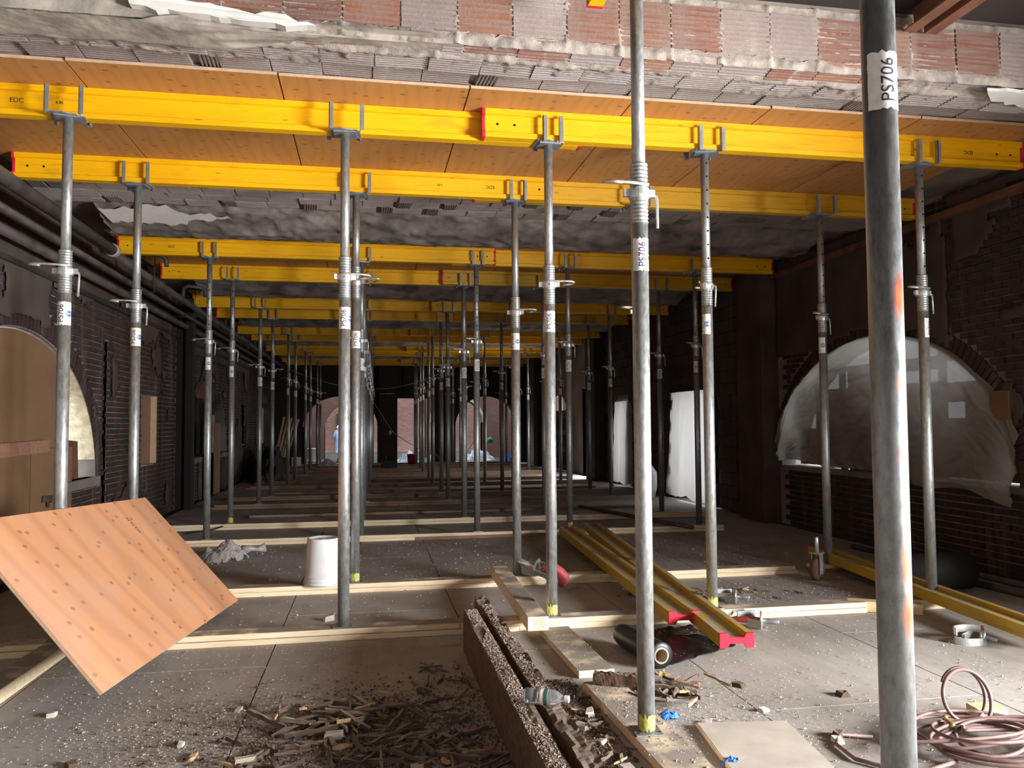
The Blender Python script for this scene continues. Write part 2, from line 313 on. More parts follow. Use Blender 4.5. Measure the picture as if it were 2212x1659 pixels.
OPF = [(-2.2, .3, .0, ell(-.95, 1.25, 1.3, 1.05)), (.98, 2.2, .0, lambda y: 2.28), (3.0, 5.25, .0, ell(4.12, 1.12, 1.25, 1.1))]
def inside(ops, a, z, pad=0):
    for a0, a1, s_, f in ops:
        if a0-pad < a < a1+pad and s_-pad < z < f(min(max(a, a0), a1))+pad: return True
    return False
def wall(name, ops, a0, a1, z1, mk, mat):
    """mk(a, z, depth)->xyz. depth 0 = inner face, 1 = outer face."""
    xs = {a0, a1}
    for o0, o1, s_, f in ops:
        n = 24 if abs(f((o0+o1)/2)-f(o0+.01)) > .1 else 1
        xs |= {o0+(o1-o0)*(.5-.5*cos(pi*i/n)) for i in range(n+1)}
    xs = sorted(xs); mb = MB()
    for i in range(len(xs)-1):
        p, q = xs[i], xs[i+1]; mid = (p+q)/2; op = [o for o in ops if o[0] < mid < o[1]]
        segs = [((0, 0), (z1, z1))] if not op else [((0, 0), (op[0][2], op[0][2])), ((op[0][3](p), op[0][3](q)), (z1, z1))]
        for (b0, b1), (t0, t1) in segs:
            if t0-b0 < 1e-4 and t1-b1 < 1e-4: continue
            for d in (0, 1): mb.add([mk(p, b0, d), mk(q, b1, d), mk(q, t1, d), mk(p, t0, d)], [(0, 1, 2, 3)])
            mb.add([mk(p, b0, 0), mk(q, b1, 0), mk(q, b1, 1), mk(p, b0, 1)], [(0, 1, 2, 3)])
            mb.add([mk(p, t0, 0), mk(q, t1, 0), mk(q, t1, 1), mk(p, t0, 1)], [(0, 1, 2, 3)])
        for e in (p, q):
            for o in ops:
                if abs(e-o[0]) < 1e-6 or abs(e-o[1]) < 1e-6: mb.add([mk(e, o[2], 0), mk(e, o[3](e), 0), mk(e, o[3](e), 1), mk(e, o[2], 1)], [(0, 1, 2, 3)])
    return struct(mb.obj(name, mat))
TH = .38
WL = wall('wall_left', OPL, YB, YF+.4, 4.0, lambda a, z, d: (XL-TH*d, a, z), MT['backing'])
WR = wall('wall_right', OPR, YB, YF+.4, 4.0, lambda a, z, d: (XR+TH*d, a, z), MT['backing'])
WF = wall('wall_back', OPF, XL-.3, XR+.3, 4.0, lambda a, z, d: (a, YF+.5*d, z), MT['farbrick_dark'])
WN = wall('wall_front', [], XL-.3, XR+.3, 4.0, lambda a, z, d: (a, YB-.3*d, z), MT['soot'])
# floor: base slab + plywood sheets
fb = struct(MB().box((1.2, 18, -.17), (9.6, 45, .3)).obj('floor', MT['joint']))
sheet_me = bevel_me = MB().box((0, 0, -.0075), (1.212, 2.432, .015)).mesh('floor_sheet', MT['floor'])
for i in range(-3, 5):
    for j in range(-2, 12):
        x0 = .64+1.22*i+.61; y0 = 1.22+2.44*j-(1.22 if i % 2 else 0)
        if x0+.61 > XR+.7 or x0-.61 < XL-.7 or y0-1.22 > YF-.5: continue
        ob('plywood_sheet', sheet_me, fb, (x0, y0, R.uniform(-.0005, .0005)))
# ceiling slab
cs = struct(MB().box((1.2, 16.2, ZC+.23), (9.6, 23.9, .4)).obj('ceiling', MT['mortar']))
MB().box((1.2, -.1, 4.25), (9.6, 8.6, .3)).obj('rear_bay_soffit', MT['soot'], cs)  # ceiling coloured near-black to paint in the shade of a dark void
# ------------------------------------------------------------------ brickwork
brick_vars = []
for k in range(3): brick_vars.append(bevel_me and MB().box((0, 0, 0), (.03, .198, .056), None, .0025).mesh('brick', MT['brick']))
def brickwork(parent, ops, yr, zr, x, sgn, keep, indiv):
    cand = []; row = 0; z = zr[0]+.034
    while z < zr[1]:
        y = yr[0]+(.105 if row % 2 else 0)
        while y < yr[1]:
            ok = [y+q for q in (-.085, -.0425, 0, .0425, .085) if not inside(ops, y+q, z, .012) and keep(y+q, z)]
            if len(ok) > 1 and abs(ok[-1]-ok[0]-.0425*(len(ok)-1)) < .001: cand.append(((ok[0]+ok[-1])/2, z, (ok[-1]-ok[0]+.028)/.198))
            y += .21
        z += .0677; row += 1
    cand.sort(key=indiv[1]); near = cand[:indiv[0]]; far = cand[indiv[0]:]
    for y, z, L in near:
        o = ob('brick', R.choice(brick_vars), parent, (x+sgn*R.uniform(.001, .012), y, z), (R.uniform(-.01, .01), R.uniform(-.02, .02), R.uniform(-.02, .02))); o.scale = (1, L, 1)
    mb = MB()
    for y, z, L in far:
        mb.box((x+sgn*R.uniform(-.002, .008), y, z), (.03, .198*L, .056), None, .003)
    o = mb.obj('brickwork', MT['brick'], parent); o['kind'] = 'stuff'; return o
def ring_pts(c, hw, zs, rise, n=46):
    out = []
    for i in range(n):
        a = pi*(i+.5)/n; out.append((c-(hw+.11)*cos(a), zs+(rise+.11)*sin(a), a))
    return out
def near_ring(y, z, rings):
    for c, hw, zs, rise in rings:
        if z > zs-.05 and ((y-c)/(hw+.24))**2+((z-zs)/(rise+.24))**2 < 1: return True
    return False
LR = [(8.025, 2.075, .8, 1.5), (16.85, 2.05, .8, 1.5)]; RR = [(8.15, 2.05, .8, 1.52)]
brickwork(WL, OPL, (5.6, 28), (0, 3.5), XL, 1, lambda y, z: not near_ring(y, z, LR[:1]) and not (13.95 < y < 14.45), (215, lambda p: hypot(p[0]-9.6, (p[1]-2.5)*1.2)))
brickwork(WR, OPR, (3.8, 10), (0, 3.6), XR, -1, lambda y, z: not near_ring(y, z, RR), (215, lambda p: hypot(p[0]-5.6, (p[1]-2.5)*1.3)))
for par, x, sgn, (c, hw, zs, rise) in ((WL, XL, 1, LR[0]), (WR, XR, -1, RR[0])):
    for y, z, a in ring_pts(c, hw, zs, rise, 78):
        o = ob('brick', R.choice(brick_vars), par, (x+sgn*.01, y, z)); q = atan2((hw)*sin(a), -rise*cos(a)) ; o.rotation_euler = (pi-q if False else atan2(sin(a)*hw, -cos(a)*rise), 0, 0)
# concrete blocks on the right wall
blk = MB().box((0, 0, 0), (.06, .392, .19), None, .004).mesh('concrete_block', MT['block'])
row = 0; z = .1
while z < 3.6:
    y = 11.05+(.2 if row % 2 else 0)
    while y < 18.3:
        if not inside(OPR, y, z, .1): ob('concrete_block', blk, WR, (XR-R.uniform(.01, .022), y, z), (R.uniform(-.006, .006), 0, R.uniform(-.01, .01)))
        y += .4
    z += .2; row += 1
struct(bevel(MB().box((XR-.1, 10.62, 1.85), (.3, .75, 3.7)).obj('trim_1', MT['plaster_brown']), .01))
struct(bevel(MB().box((XR-.12, 18.75, 1.85), (.4, .8, 3.7)).obj('trim_2', MT['soot']), .01))
struct(bevel(MB().box((XL+.12, 14.1, 1.85), (.3, .16, 3.7)).box((XL+.22, 13.98, 1.75), (.12, .12, 3.5)).box((XL+.1, 14.45, 1.75), (.2, .1, 3.5)).obj('trim_3', MT['black_steel']), .006))
struct(MB().box((XR-.1, 25.5, 1.85), (.3, .6, 3.7)).obj('trim_4', MT['soot']))
struct(MB().box((.65, YF-.1, 1.85), (.62, .3, 3.7)).box((2.6, YF-.1, 1.85), (.7, .3, 3.7)).obj('trim_5', MT['farbrick_dark']))
# plaster skins left on the brick
def skin(name, parent, x, sgn, yr, zr, mask, mat, step=.055, thick=.014, amp=.006):
    ny = int((yr[1]-yr[0])/step); nz = int((zr[1]-zr[0])/step); idx = {}; vs = []; fs = []
    def V(i, j):
        if (i, j) not in idx:
            y = yr[0]+i*step; z = zr[0]+j*step; idx[(i, j)] = len(vs)
            vs.append((x+sgn*(.022+thick+amp*fbm(y*3, z*3)), y+.5*step*fbm(y*9, z*9, 4), z+.5*step*fbm(y*9, z*9, 8)))
        return idx[(i, j)]
    for i in range(ny):
        for j in range(nz):
            if mask(yr[0]+(i+.5)*step, zr[0]+(j+.5)*step): fs.append((V(i, j), V(i+1, j), V(i+1, j+1), V(i, j+1)))
    mb = MB(); mb.add(vs, fs); o = mb.obj(name, mat, parent, True); md = o.modifiers.new('s', 'SOLIDIFY'); md.thickness = thick; md.offset = 0; return o
skin('plaster_coat', WL, XL, 1, (6.0, 13.5), (.1, 3.6), lambda y, z: not inside(OPL, y, z, .1) and (z+.35*fbm(y*.8, z*.8, 2) > 2.95-.04*(y-6) or (y < 8.6 and z > 2.35 and fbm(y*1.2, z*1.2) > -.25) or fbm(y*.9, z*.9, 5) > .42) , MT['plaster_brown'])
skin('plaster_coat', WL, XL, 1, (14.7, 22), (.1, 3.6), lambda y, z: not inside(OPL, y, z, .1) and (z > 2.7 or fbm(y*.7, z*.7, 9) > .05), MT['plaster_brown'])
skin('plaster_coat', WR, XR, -1, (4.2, 10.2), (.3, 3.6), lambda y, z: not inside(OPR, y, z, .12) and not (y < 6.9 and 2.25 < z < 3.25 and fbm(y*1.4, z*1.4, 3) > -.35) and (z > 1.0) and fbm(y*.8, z*.8, 6)+(.45 if z > 2.3 else -.15) > .05, MT['plaster_brown'])
# ------------------------------------------------------------------ ceiling tiles and girders
def ribtile(L, D, mat, nr=7, T=.03, name='terracotta_tile'):
    mb = MB(); prof = []
    for i in range(nr):
        a = -D/2+D*i/nr; w_ = D/nr; prof += [(a+w_*.08, 0), (a+w_*.56, 0), (a+w_*.72, .011), (a+w_*.98, .011)]
    prof = [(-D/2, T)]+prof+[(D/2, T)]; n = len(prof)
    vs = [(-L/2+R.uniform(-.002, .002), y, z) for y, z in prof]+[(L/2+R.uniform(-.002, .002), y, z) for y, z in prof]
    mb.add(vs, [(i, i+1, n+i+1, n+i) for i in range(n-1)]+[tuple(range(n-1, -1, -1)), tuple(range(n, 2*n))]); return mb.mesh(name, mat)
TM = {k: ribtile(.298, .2, MT[k]) for k in ('tile', 'tile_grey', 'tile_mauve')}
TF = ribtile(.298, .27, MT['tile'], 9); TFD = ribtile(.298, .27, MT['tile_mauve'], 9)
TN = ribtile(.2, .14, MT['tile_mauve'], 6)
g1 = struct(MB().box((1.2, 4.46, 3.82), (9.4, .40, .62)).box((1.2, 4.1, 4.02), (9.4, .4, .3)).obj('trim_6', MT['soot']))
x = XL+.1; k = 0
while x < XR:
    rr = R.random
    ob('terracotta_tile', TF if rr() < .72 else TFD, g1, (x, 4.225+R.uniform(-.006, .006), 3.655+R.uniform(-.004, .004)), (-pi/2+R.uniform(-.03, .03), 0, R.uniform(-.01, .01)))
    ob('terracotta_tile', TFD if rr() < .6 else TF, g1, (x+.15, 3.87+R.uniform(-.004, .004), 3.99), (-pi/2, 0, 0))
    ob('terracotta_tile', TM['tile_grey'] if rr() < .6 else TM['tile'], g1, (x+.05, 4.33, 3.492+R.uniform(-.006, .004)), (radians(-9)+R.uniform(-.05, .05), 0, R.uniform(-.01, .01)))
    ob('terracotta_tile', TM['tile_grey'] if rr() < .9 else TM['tile_mauve'], g1, (x+.17, 4.53, 3.47+R.uniform(-.006, .006)), (R.uniform(-.05, .05), R.uniform(-.03, .03), 0))
    x += .306; k += 1
def ceil_tiles(y0, y1, z, indiv, ext=(XL+.1, XR)):
    mb = MB(); y = y0
    while y < y1:
        x = ext[0]+R.uniform(0, .2)
        while x < ext[1]:
            m_ = 'tile_mauve' if R.random() < .75 else 'tile_grey'
            if indiv:
                if R.random() < .16: ob('terracotta_tile', TN, indiv, (x-.04, y, z-.018), (R.uniform(-.04, .04), R.uniform(-.04, .04), pi/2+R.uniform(-.1, .1))); x += .16; continue
                ob('terracotta_tile', TM[m_], indiv, (x, y, z-.018+R.uniform(-.007, .007)), (R.uniform(-.03, .03), R.uniform(-.02, .02), R.uniform(-.01, .01)))
            else: mb.box((x, y, z-.01+R.uniform(-.006, .006)), (.29, .19, .03), None, .003)
            x += .306
        y += .206
    if not indiv: o = mb.obj('tile_field', [MT['tile_mauve']], cs); o['kind'] = 'stuff'
ceil_tiles(4.76, 5.3, ZC, cs); ceil_tiles(7.62, 8.4, ZC, cs)
for a_, b_ in ((11.9, 12.5), (16.1, 16.7), (20.1, 20.9), (24.1, 25.0)): ceil_tiles(a_, b_, ZC, None)
def girder(y0, xa, xb, seed, num):
    """plaster encased girder with a rounded lower face"""
    prof = [(-.62, ZC+.01), (-.46, ZC-.055), (-.26, ZC-.115), (-.08, ZC-.155), (.1, ZC-.165), (.24, ZC-.14), (.32, ZC-.02), (.32, ZC+.05)]
    prof = [(prof[int(q)][0]+(prof[min(int(q)+1, len(prof)-1)][0]-prof[int(q)][0])*(q-int(q)), prof[int(q)][1]+(prof[min(int(q)+1, len(prof)-1)][1]-prof[int(q)][1])*(q-int(q))) for q in [i_*.25 for i_ in range(4*(len(prof)-1)+1)]]
    nx = int((xb-xa)/(.03 if num == 7 else .07)); vs = []; n = len(prof)
    for i in range(nx+1):
        x_ = xa+(xb-xa)*i/nx
        for j, (dy, z_) in enumerate(prof):
            e = .022*fbm(x_*2.2, j*.2, seed)+.014*fbm(x_*9, j*.9, seed+3)+.008*abs(fbm(x_*25, j*2.1, seed+6))
            vs.append((x_+(.05*fbm(j*1.7, seed) if i in (0, nx) else 0), y0+dy-e, z_-e*1.2))
    fs = [(i*n+j, i*n+j+1, (i+1)*n+j+1, (i+1)*n+j) for i in range(nx) for j in range(n-1)]+[tuple(range(n)), tuple(range(nx*n, nx*n+n))]
    return struct(MB().add(vs, fs).obj('trim_%d' % num, MT['plaster_dark'], None, True))
G2 = girder(9.0, -2.68, 5.25, 1, 7); girder(13.15, -2.6, 5.3, 2, 8); girder(17.2, -2.6, 5.3, 3, 9); girder(21.25, -2.6, 5.3, 4, 10); girder(25.4, -2.6, 5.3, 5, 11)
def jag(name, parent, outline, mat, mk, th=.014, sub=5, amp=.02):
    pts = []
    for i in range(len(outline)):
        a, b_ = outline[i], outline[(i+1) % len(outline)]; L_ = hypot(b_[0]-a[0], b_[1]-a[1]); n = max(1, int(L_/.05))
        for k_ in range(n):
            q = k_/n; pts.append((a[0]+(b_[0]-a[0])*q+amp*fbm(a[0]*5+q*n*.7, a[1]*3, 1), a[1]+(b_[1]-a[1])*q+amp*fbm(a[0]*5+q*n*.7, a[1]*3, 7)))
    n = len(pts); vs = [mk(p[0], p[1], th) for p in pts]+[mk(p[0], p[1], 0) for p in pts]
    return MB().add(vs, [tuple(range(n)), tuple(range(2*n-1, n-1, -1))]+[(i, n+i, n+(i+1) % n, (i+1) % n) for i in range(n)]).obj(name, mat, parent)
face = lambda a, b_, d: (a, 4.205-d-.012*fbm(a*3, b_*5), b_)
soff = lambda a, b_, d: (a, b_, 3.455-d-.01*fbm(a*3, b_*5))
jag('white_plaster_patch', g1, [(-1.16, 3.485), (-.95, 3.47), (-.7, 3.455), (-.42, 3.435), (-.27, 3.445), (-.42, 3.49), (-.8, 3.525), (-1.19, 3.545)], MT['plaster_white'], face, .06, amp=.03)
jag('white_plaster_patch', g1, [(3.78, 4.26), (4.1, 4.22), (4.8, 4.24), (4.8, 4.46), (4.2, 4.46), (3.9, 4.38)], MT['plaster_white'], soff, .02, amp=.03)
g2f = lambda a, b_, d: (a, 9.0-.60+(ZC-b_)*2.9-.02-d, b_-.022)
jag('white_plaster_patch', G2, [(-2.66, 3.575), (-2.3, 3.585), (-2.28, 3.603), (-2.0, 3.603), (-1.95, 3.575), (-1.55, 3.565), (-1.4, 3.55), (-1.6, 3.53), (-1.85, 3.525), (-1.88, 3.495), (-2.6, 3.50)], MT['plaster_white'], g2f, .03, amp=.02)
# rough mortar left over the tiles: height-field skins that dip in and out of the tile faces
def crust(name, par, x0, x1, b0, b1, fn, stp=.014, mat='rough_mortar'):
    nx = int((x1-x0)/stp); nb = int((b1-b0)/stp); vs = [fn(x0+(x1-x0)*i/nx, b0+(b1-b0)*j/nb) for i in range(nx+1) for j in range(nb+1)]
    fs = [(i*(nb+1)+j, (i+1)*(nb+1)+j, (i+1)*(nb+1)+j+1, i*(nb+1)+j+1) for i in range(nx) for j in range(nb)]
    return MB().add(vs, fs).obj(name, MT[mat], par, True)
def rough(a, b_, s_=0): return .55*fbm(a*5, b_*9, s_)+.35*fbm(a*17, b_*22, s_+3)+.3*abs(fbm(a*40, b_*45, s_+5))
def und(x_, y_):
    j1 = 1-min(1, abs(y_-4.43)/.05); j2 = 1-min(1, abs(((x_-XL-.1+(.1 if y_ < 4.43 else -.02)) % .306)-.153)/.03)
    h = -.019+.022*rough(x_, y_)+.016*j1+.012*j2*(.5+fbm(x_*3, y_*3, 7))+.010*fbm(x_*1.3, 2, 4)
    base_ = 3.462-.16*max(0, 4.43-y_)*(-1) if y_ < 4.43 else 3.462
    return (x_, y_, base_+(.012 if y_ < 4.43 else .0)*(4.43-y_)/.2-h)
crust('mortar_crust', g1, XL, 5.5, 4.225, 4.63, und)
def fac(x_, z_):
    jj = 1-min(1, abs(((x_-XL-.1) % .306)-.153)/.022); lo = max(0, 1-abs(z_-3.50)/.05)
    h = -.021+.02*rough(x_, z_, 9)+.022*jj*(.65+.8*fbm(x_*6, z_*6, 2))+.024*lo*(.5+fbm(x_*2.2, 1, 8))
    return (x_, 4.222-h, z_)
crust('mortar_crust', g1, XL, 5.5, 3.46, 3.84, fac)
def cl(x_, y_): return (x_, y_, ZC-.012-(-.018+.02*rough(x_, y_, 20)+.012*fbm(x_*1.1, y_*2, 21)))
crust('mortar_crust', cs, XL, 5.5, 4.64, 5.25, cl, .02, 'plaster_grey'); crust('mortar_crust', cs, XL, 5.5, 7.5, 8.45, cl, .03, 'plaster_dark')
def lf(x_, z_):
    e = (1-max(0, min(1, (x_+1.3+.9*fbm(x_*.7+3, z_*4, 30)-(z_-3.5)*(-2))/.5))); return (x_, 4.222-(.045*e-.02)-.008*rough(x_, z_, 31)*1.0, z_)
crust('plaster_patch', g1, XL, .2, 3.45, 3.84, lf, .018, 'plaster_grey')
def lfu(x_, y_):
    e = (1-max(0, min(1, (x_+.9+.9*fbm(x_*.7, y_*4, 33))/.5)))*min(1, max(0, (4.50+.08*fbm(x_*2, 1, 5)-y_)/.03)); return (x_, y_, 3.475-(.05*e-.01)-.008*rough(x_, y_, 34))
crust('plaster_patch', g1, XL, .4, 4.18, 4.56, lfu, .018, 'plaster_grey')
# ------------------------------------------------------------------ formwork beams
def h20(L):
    """returns part meshes of an I section timber beam of length L along local x, underside z=0"""
    ch = [(-.04, 0), (.04, 0), (.04, .036), (.032, .04), (-.032, .04), (-.04, .036)]
    a = MB().prism([(y, z) for y, z in ch], -L/2+.008, L/2-.008, 0); b_ = MB().prism([(y, .2-z) for y, z in reversed(ch)], -L/2+.008, L/2-.008, 0)
    wb = MB().box((0, 0, .1), (L-.016, .028, .122))
    cap = [(-.043, -.003), (.043, -.003), (.043, .043), (.018, .056), (.018, .144), (.043, .157), (.043, .203), (-.043, .203), (-.043, .157), (-.018, .144), (-.018, .056), (-.043, .043)]
    return a, b_, wb, MB().prism(cap, -.010, .010, 0)
TXT = {k: text_mesh(k, s_, MT['stamp']) for k, s_ in (('EDC', .042), ('4.90', .026))}
def beam(name, x0, x1, y, z, mat, label, group, marks=(), flip=1, dir3=None, roll=0, cat='beam'):
    L = x1-x0; a, b_, wb, cp = h20(L); root = empty(name, ((x0+x1)/2, y, z), 0, label, cat, group)
    for mb, nm in ((a, 'bottom_chord'), (b_, 'top_chord'), (wb, 'web')): mb.obj(nm, MT[mat], root)
    cm = cp.mesh('end_cap', MT['red'])
    for sx in (-1, 1): ob('end_cap', cm, root, (sx*(L/2-.002), 0, 0))
    hm = MB().lathe([(.009, 0), (.009, .002)], 10, Matrix.Rotation(pi/2, 3, 'X')).mesh('bolt_hole', MT['hole'])
    for sx in (-1, 1):
        for d in (.10, .22): ob('bolt_hole', hm, root, (sx*(L/2-d), -.0142, .1))
    for tx, k_, up in marks:
        o = ob('stamped_text', TXT[k_], root, (tx-(x0+x1)/2, -.0150, .1), (pi/2, 0 if up else pi, 0))
    return root
rowsY = [5.41, 6.88, 9.77, 11.26, 13.93, 15.35, 17.95, 19.40, 22.01, 23.5, 26.0, 27.3]
ordn = ['first', 'second', 'third', 'fourth', 'fifth', 'sixth', 'seventh', 'eighth', 'ninth', 'tenth', 'eleventh', 'twelfth']
BS = [(-3.05, 1.48, .77, 5.02, 'R'), (-2.77, 1.58, .91, 5.25, 'L'), (-2.83, 1.54, 1.0, 5.3, 'L'), (-2.74, 1.5, 1.02, 5.39, 'R'), (-2.89, 1.6, 1.07, 5.42, 'R'), (-2.75, 1.61, 1.0, 5.15, 'L'),
      (-2.8, 1.3, .9, 5.3, 'R'), (-2.7, 1.5, 1.0, 5.3, 'L'), (-2.7, 1.5, 1.0, 5.2, 'R'), (-2.7, 1.5, 1.0, 5.3, 'L'), (-2.7, 1.5, 1.0, 5.2, 'R'), (-2.7, 1.5, 1.0, 5.3, 'L')]
for i, (a0, a1, b0, b1, fr) in enumerate(BS):
    y = rowsY[i]; g = 'yellow formwork beams carried by the props'
    near = 'nearest beam line' if i == 0 else 'farthest beam line' if i == 11 else ordn[i]+' beam line from the front'
    yl, yr_ = (y+.044, y-.044) if fr == 'R' else (y-.044, y+.044)
    mk = {0: [(-2.2, 'EDC', 1), (-1.95, '4.90', 1)], 1: [(1.04, 'EDC', 0), (.6, '4.90', 0)], 2: [(-2.25, 'EDC', 1)]}.get(i, [])
    beam('formwork_beam', a0, a1, yl, 3.36, 'yellow', 'yellow timber beam, left half of the %s' % near, g, mk)
    mk = {0: [(4.55, 'EDC', 0), (4.1, '4.90', 0)]}.get(i, [])
    beam('formwork_beam', b0, b1, yr_, 3.36, 'yellow_worn_shaded' if i in (1, 3, 5) else 'yellow', '%s timber beam, right half of the %s' % ('dull shaded yellow' if i in (1, 3, 5) else 'yellow', near), g, mk)  # duller yellow paints beam shadow into the wood, along with grime
bb = beam('formwork_beam', -1.0, 1.0, 0, 0, 'yellow', 'yellow timber beam overhead pointing away, red tipped end at the top edge of the view', None)
bb.location = (1.155, 2.92, 3.56); bb.rotation_euler = (0, 0, pi/2)
# plywood decks on the beam pairs
edges = [-2.9, -1.78, -.56, .64, 1.75, 2.74, 3.9, 4.95]
decks = [(5.03, 7.47), (9.45, 11.85), (13.55, 15.95), (17.6, 20.0), (21.65, 24.05), (25.7, 27.9)]
for d, (ya, yb) in enumerate(decks):
    for k in range(7):
        w_ = edges[k+1]-edges[k]-.009; jy = R.uniform(-.012, .012)
        root = empty('deck_plywood', ((edges[k]+edges[k+1])/2, (ya+yb)/2+jy, 3.5605), 0,
                     'orange-brown plywood deck panel on the %s beam pair, %s' % (['nearest', 'second', 'third', 'fourth', 'fifth', 'farthest'][d], ['leftmost of its row', 'second from left', 'third from left', 'in the middle of its row', 'third from right', 'second from right', 'rightmost of its row'][k]), 'plywood', 'plywood deck panels over the beams')
        MB().box((0, 0, .009), (w_, yb-ya, .016)).obj('face_veneer', MT['ply'], root)
        MB().box((0, -(yb-ya)/2-.001, .0095), (w_, .003, .019)).obj('cut_edge', MT['ply_edge'], root)
# ------------------------------------------------------------------ steel props
def mk_props():
    P = {}
    P['outer_tube'] = MB().lathe([(.038, 0), (.038, 2.27)], 28).mesh('outer_tube', MT['galv'], True)
    pr = [(.038, 0)]
    for i in range(16): z = i*.0175; pr += [(.0385, z), (.041, z+.004), (.041, z+.008), (.0375, z+.012)]
    P['thread'] = MB().lathe(pr, 24).mesh('thread', MT['galv'], True)
    P['inner_tube'] = MB().lathe([(.0302, -.15), (.0302, 1.0)], 24).mesh('inner_tube', MT['galv'], True)
    P['hole'] = MB().lathe([(.0075, 0), (.0075, .0016)], 10, Matrix.Rotation(pi/2, 3, 'X')).mesh('peg_hole', MT['hole'])
    c = MB().lathe([(.0405, -.026), (.047, -.024), (.049, -.01), (.049, .01), (.046, .02), (.041, .024)], 20)
    for a in (0, pi): c.box((.058*cos(a), 0, 0), (.03, .022, .034))
    P['collar'] = c.mesh('collar_nut', MT['bright_steel'])
    P['handle'] = MB().tube([(.03, -.045, .03), (-.04, -.05, .034), (-.12, -.052, .036), (-.165, -.05, .034), (-.185, -.06, .03), (-.178, -.085, .024), (-.15, -.1, .02), (-.11, -.105, .016)], .0075, 8).mesh('handle', MT['bright_steel'], True)
    P['pin'] = MB().tube([(-.055, 0, .005), (.07, 0, .005), (.082, 0, .0), (.084, -.004, -.02), (.082, -.012, -.15)], .0065, 8).mesh('locking_pin', MT['bright_steel'], True)
    hp = MB().box((0, 0, 0), (.15, .12, .007)).prism([(-.10, -.09), (-.02, -.098), (.1, -.06), (.1, .09), (-.1, .09)], .004, .010)
    P['head'] = hp.mesh('head_plate', MT['steel_grey'])
    P['prong'] = MB().box((0, 0, .088), (.005, .034, .176)).box((.0115, -.0145, .088), (.028, .005, .176)).mesh('prong', MT['steel_grey'])
    bp = MB().prism([(-.06, -.06), (.06, -.06), (.06, .06), (-.06, .06)], 0, .006)
    P['base'] = bp.mesh('base_plate', MT['galv_dark'])
    P['bh'] = MB().lathe([(.008, 0), (.008, .0012)], 10).mesh('bolt_hole', MT['hole'])
    P['paint'] = patch_me(-1.3, 1.6, .06, .0386, MT['yellow_spray'], 'yellow_paint_band', .02)
    return P
def patch_me(a0, a1, h, r, mat, name, ragged=0):
    n = 14; m_ = 8; vs = []; fs = []
    for j in range(m_+1):
        for i in range(n+1):
            a = a0+(a1-a0)*i/n; z = -h/2+h*j/m_
            if ragged and (j in (0, m_)): z += ragged*fbm(i*.9, j, 3)
            if ragged and i in (0, n): a += ragged*4*fbm(j*.9, i, 5)
            vs.append((r*sin(a), -r*cos(a), z))
    for j in range(m_):
        for i in range(n): fs.append((j*(n+1)+i, j*(n+1)+i+1, (j+1)*(n+1)+i+1, (j+1)*(n+1)+i))
    return MB().add(vs, fs).mesh(name, mat, True)
def wrap_text(txt, size, r, a_c, mat, name, rot=True):
    me = text_mesh(txt, size, mat, .0, True); me.name = name
    for v in me.vertices:
        x_, y_ = v.co.x, v.co.y
        if rot: x_, y_ = -y_, x_
        rr = r+.0004; a = a_c+x_/r; v.co = (rr*sin(a), -rr*cos(a), y_)
    return me
def logo_me(r, a_c):
    mb = MB(); n = 28
    for r0, r1 in ((.0185, .0215), (.0, .0165)):
        vs = []
        for i in range(n):
            th = 2*pi*i/n
            for q in (r0, r1): a = a_c+q*cos(th)/r; vs.append((r*sin(a), -r*cos(a), q*sin(th)))
        mb.add(vs, [(2*i, 2*i+1, (2*i+3) % (2*n), (2*i+2) % (2*n)) for i in range(n)])
    return mb.mesh('round_logo', MT['blue'])
PP = mk_props()
PP['sticker'] = patch_me(-1.75, 1.35, .145, .0386, MT['sticker'], 'sticker', .006)
PP['text'] = wrap_text('PS706', .046, .0389, -.52, MT['ink'], 'sticker_text')
PP['logo'] = logo_me(.0389, .75)
PP['logotext'] = wrap_text('EDC', .0125, .0391, .75, MT['sticker'], 'logo_text', False)
PP['logo_ink'] = PP['logo']
cat_pr = 'prop'
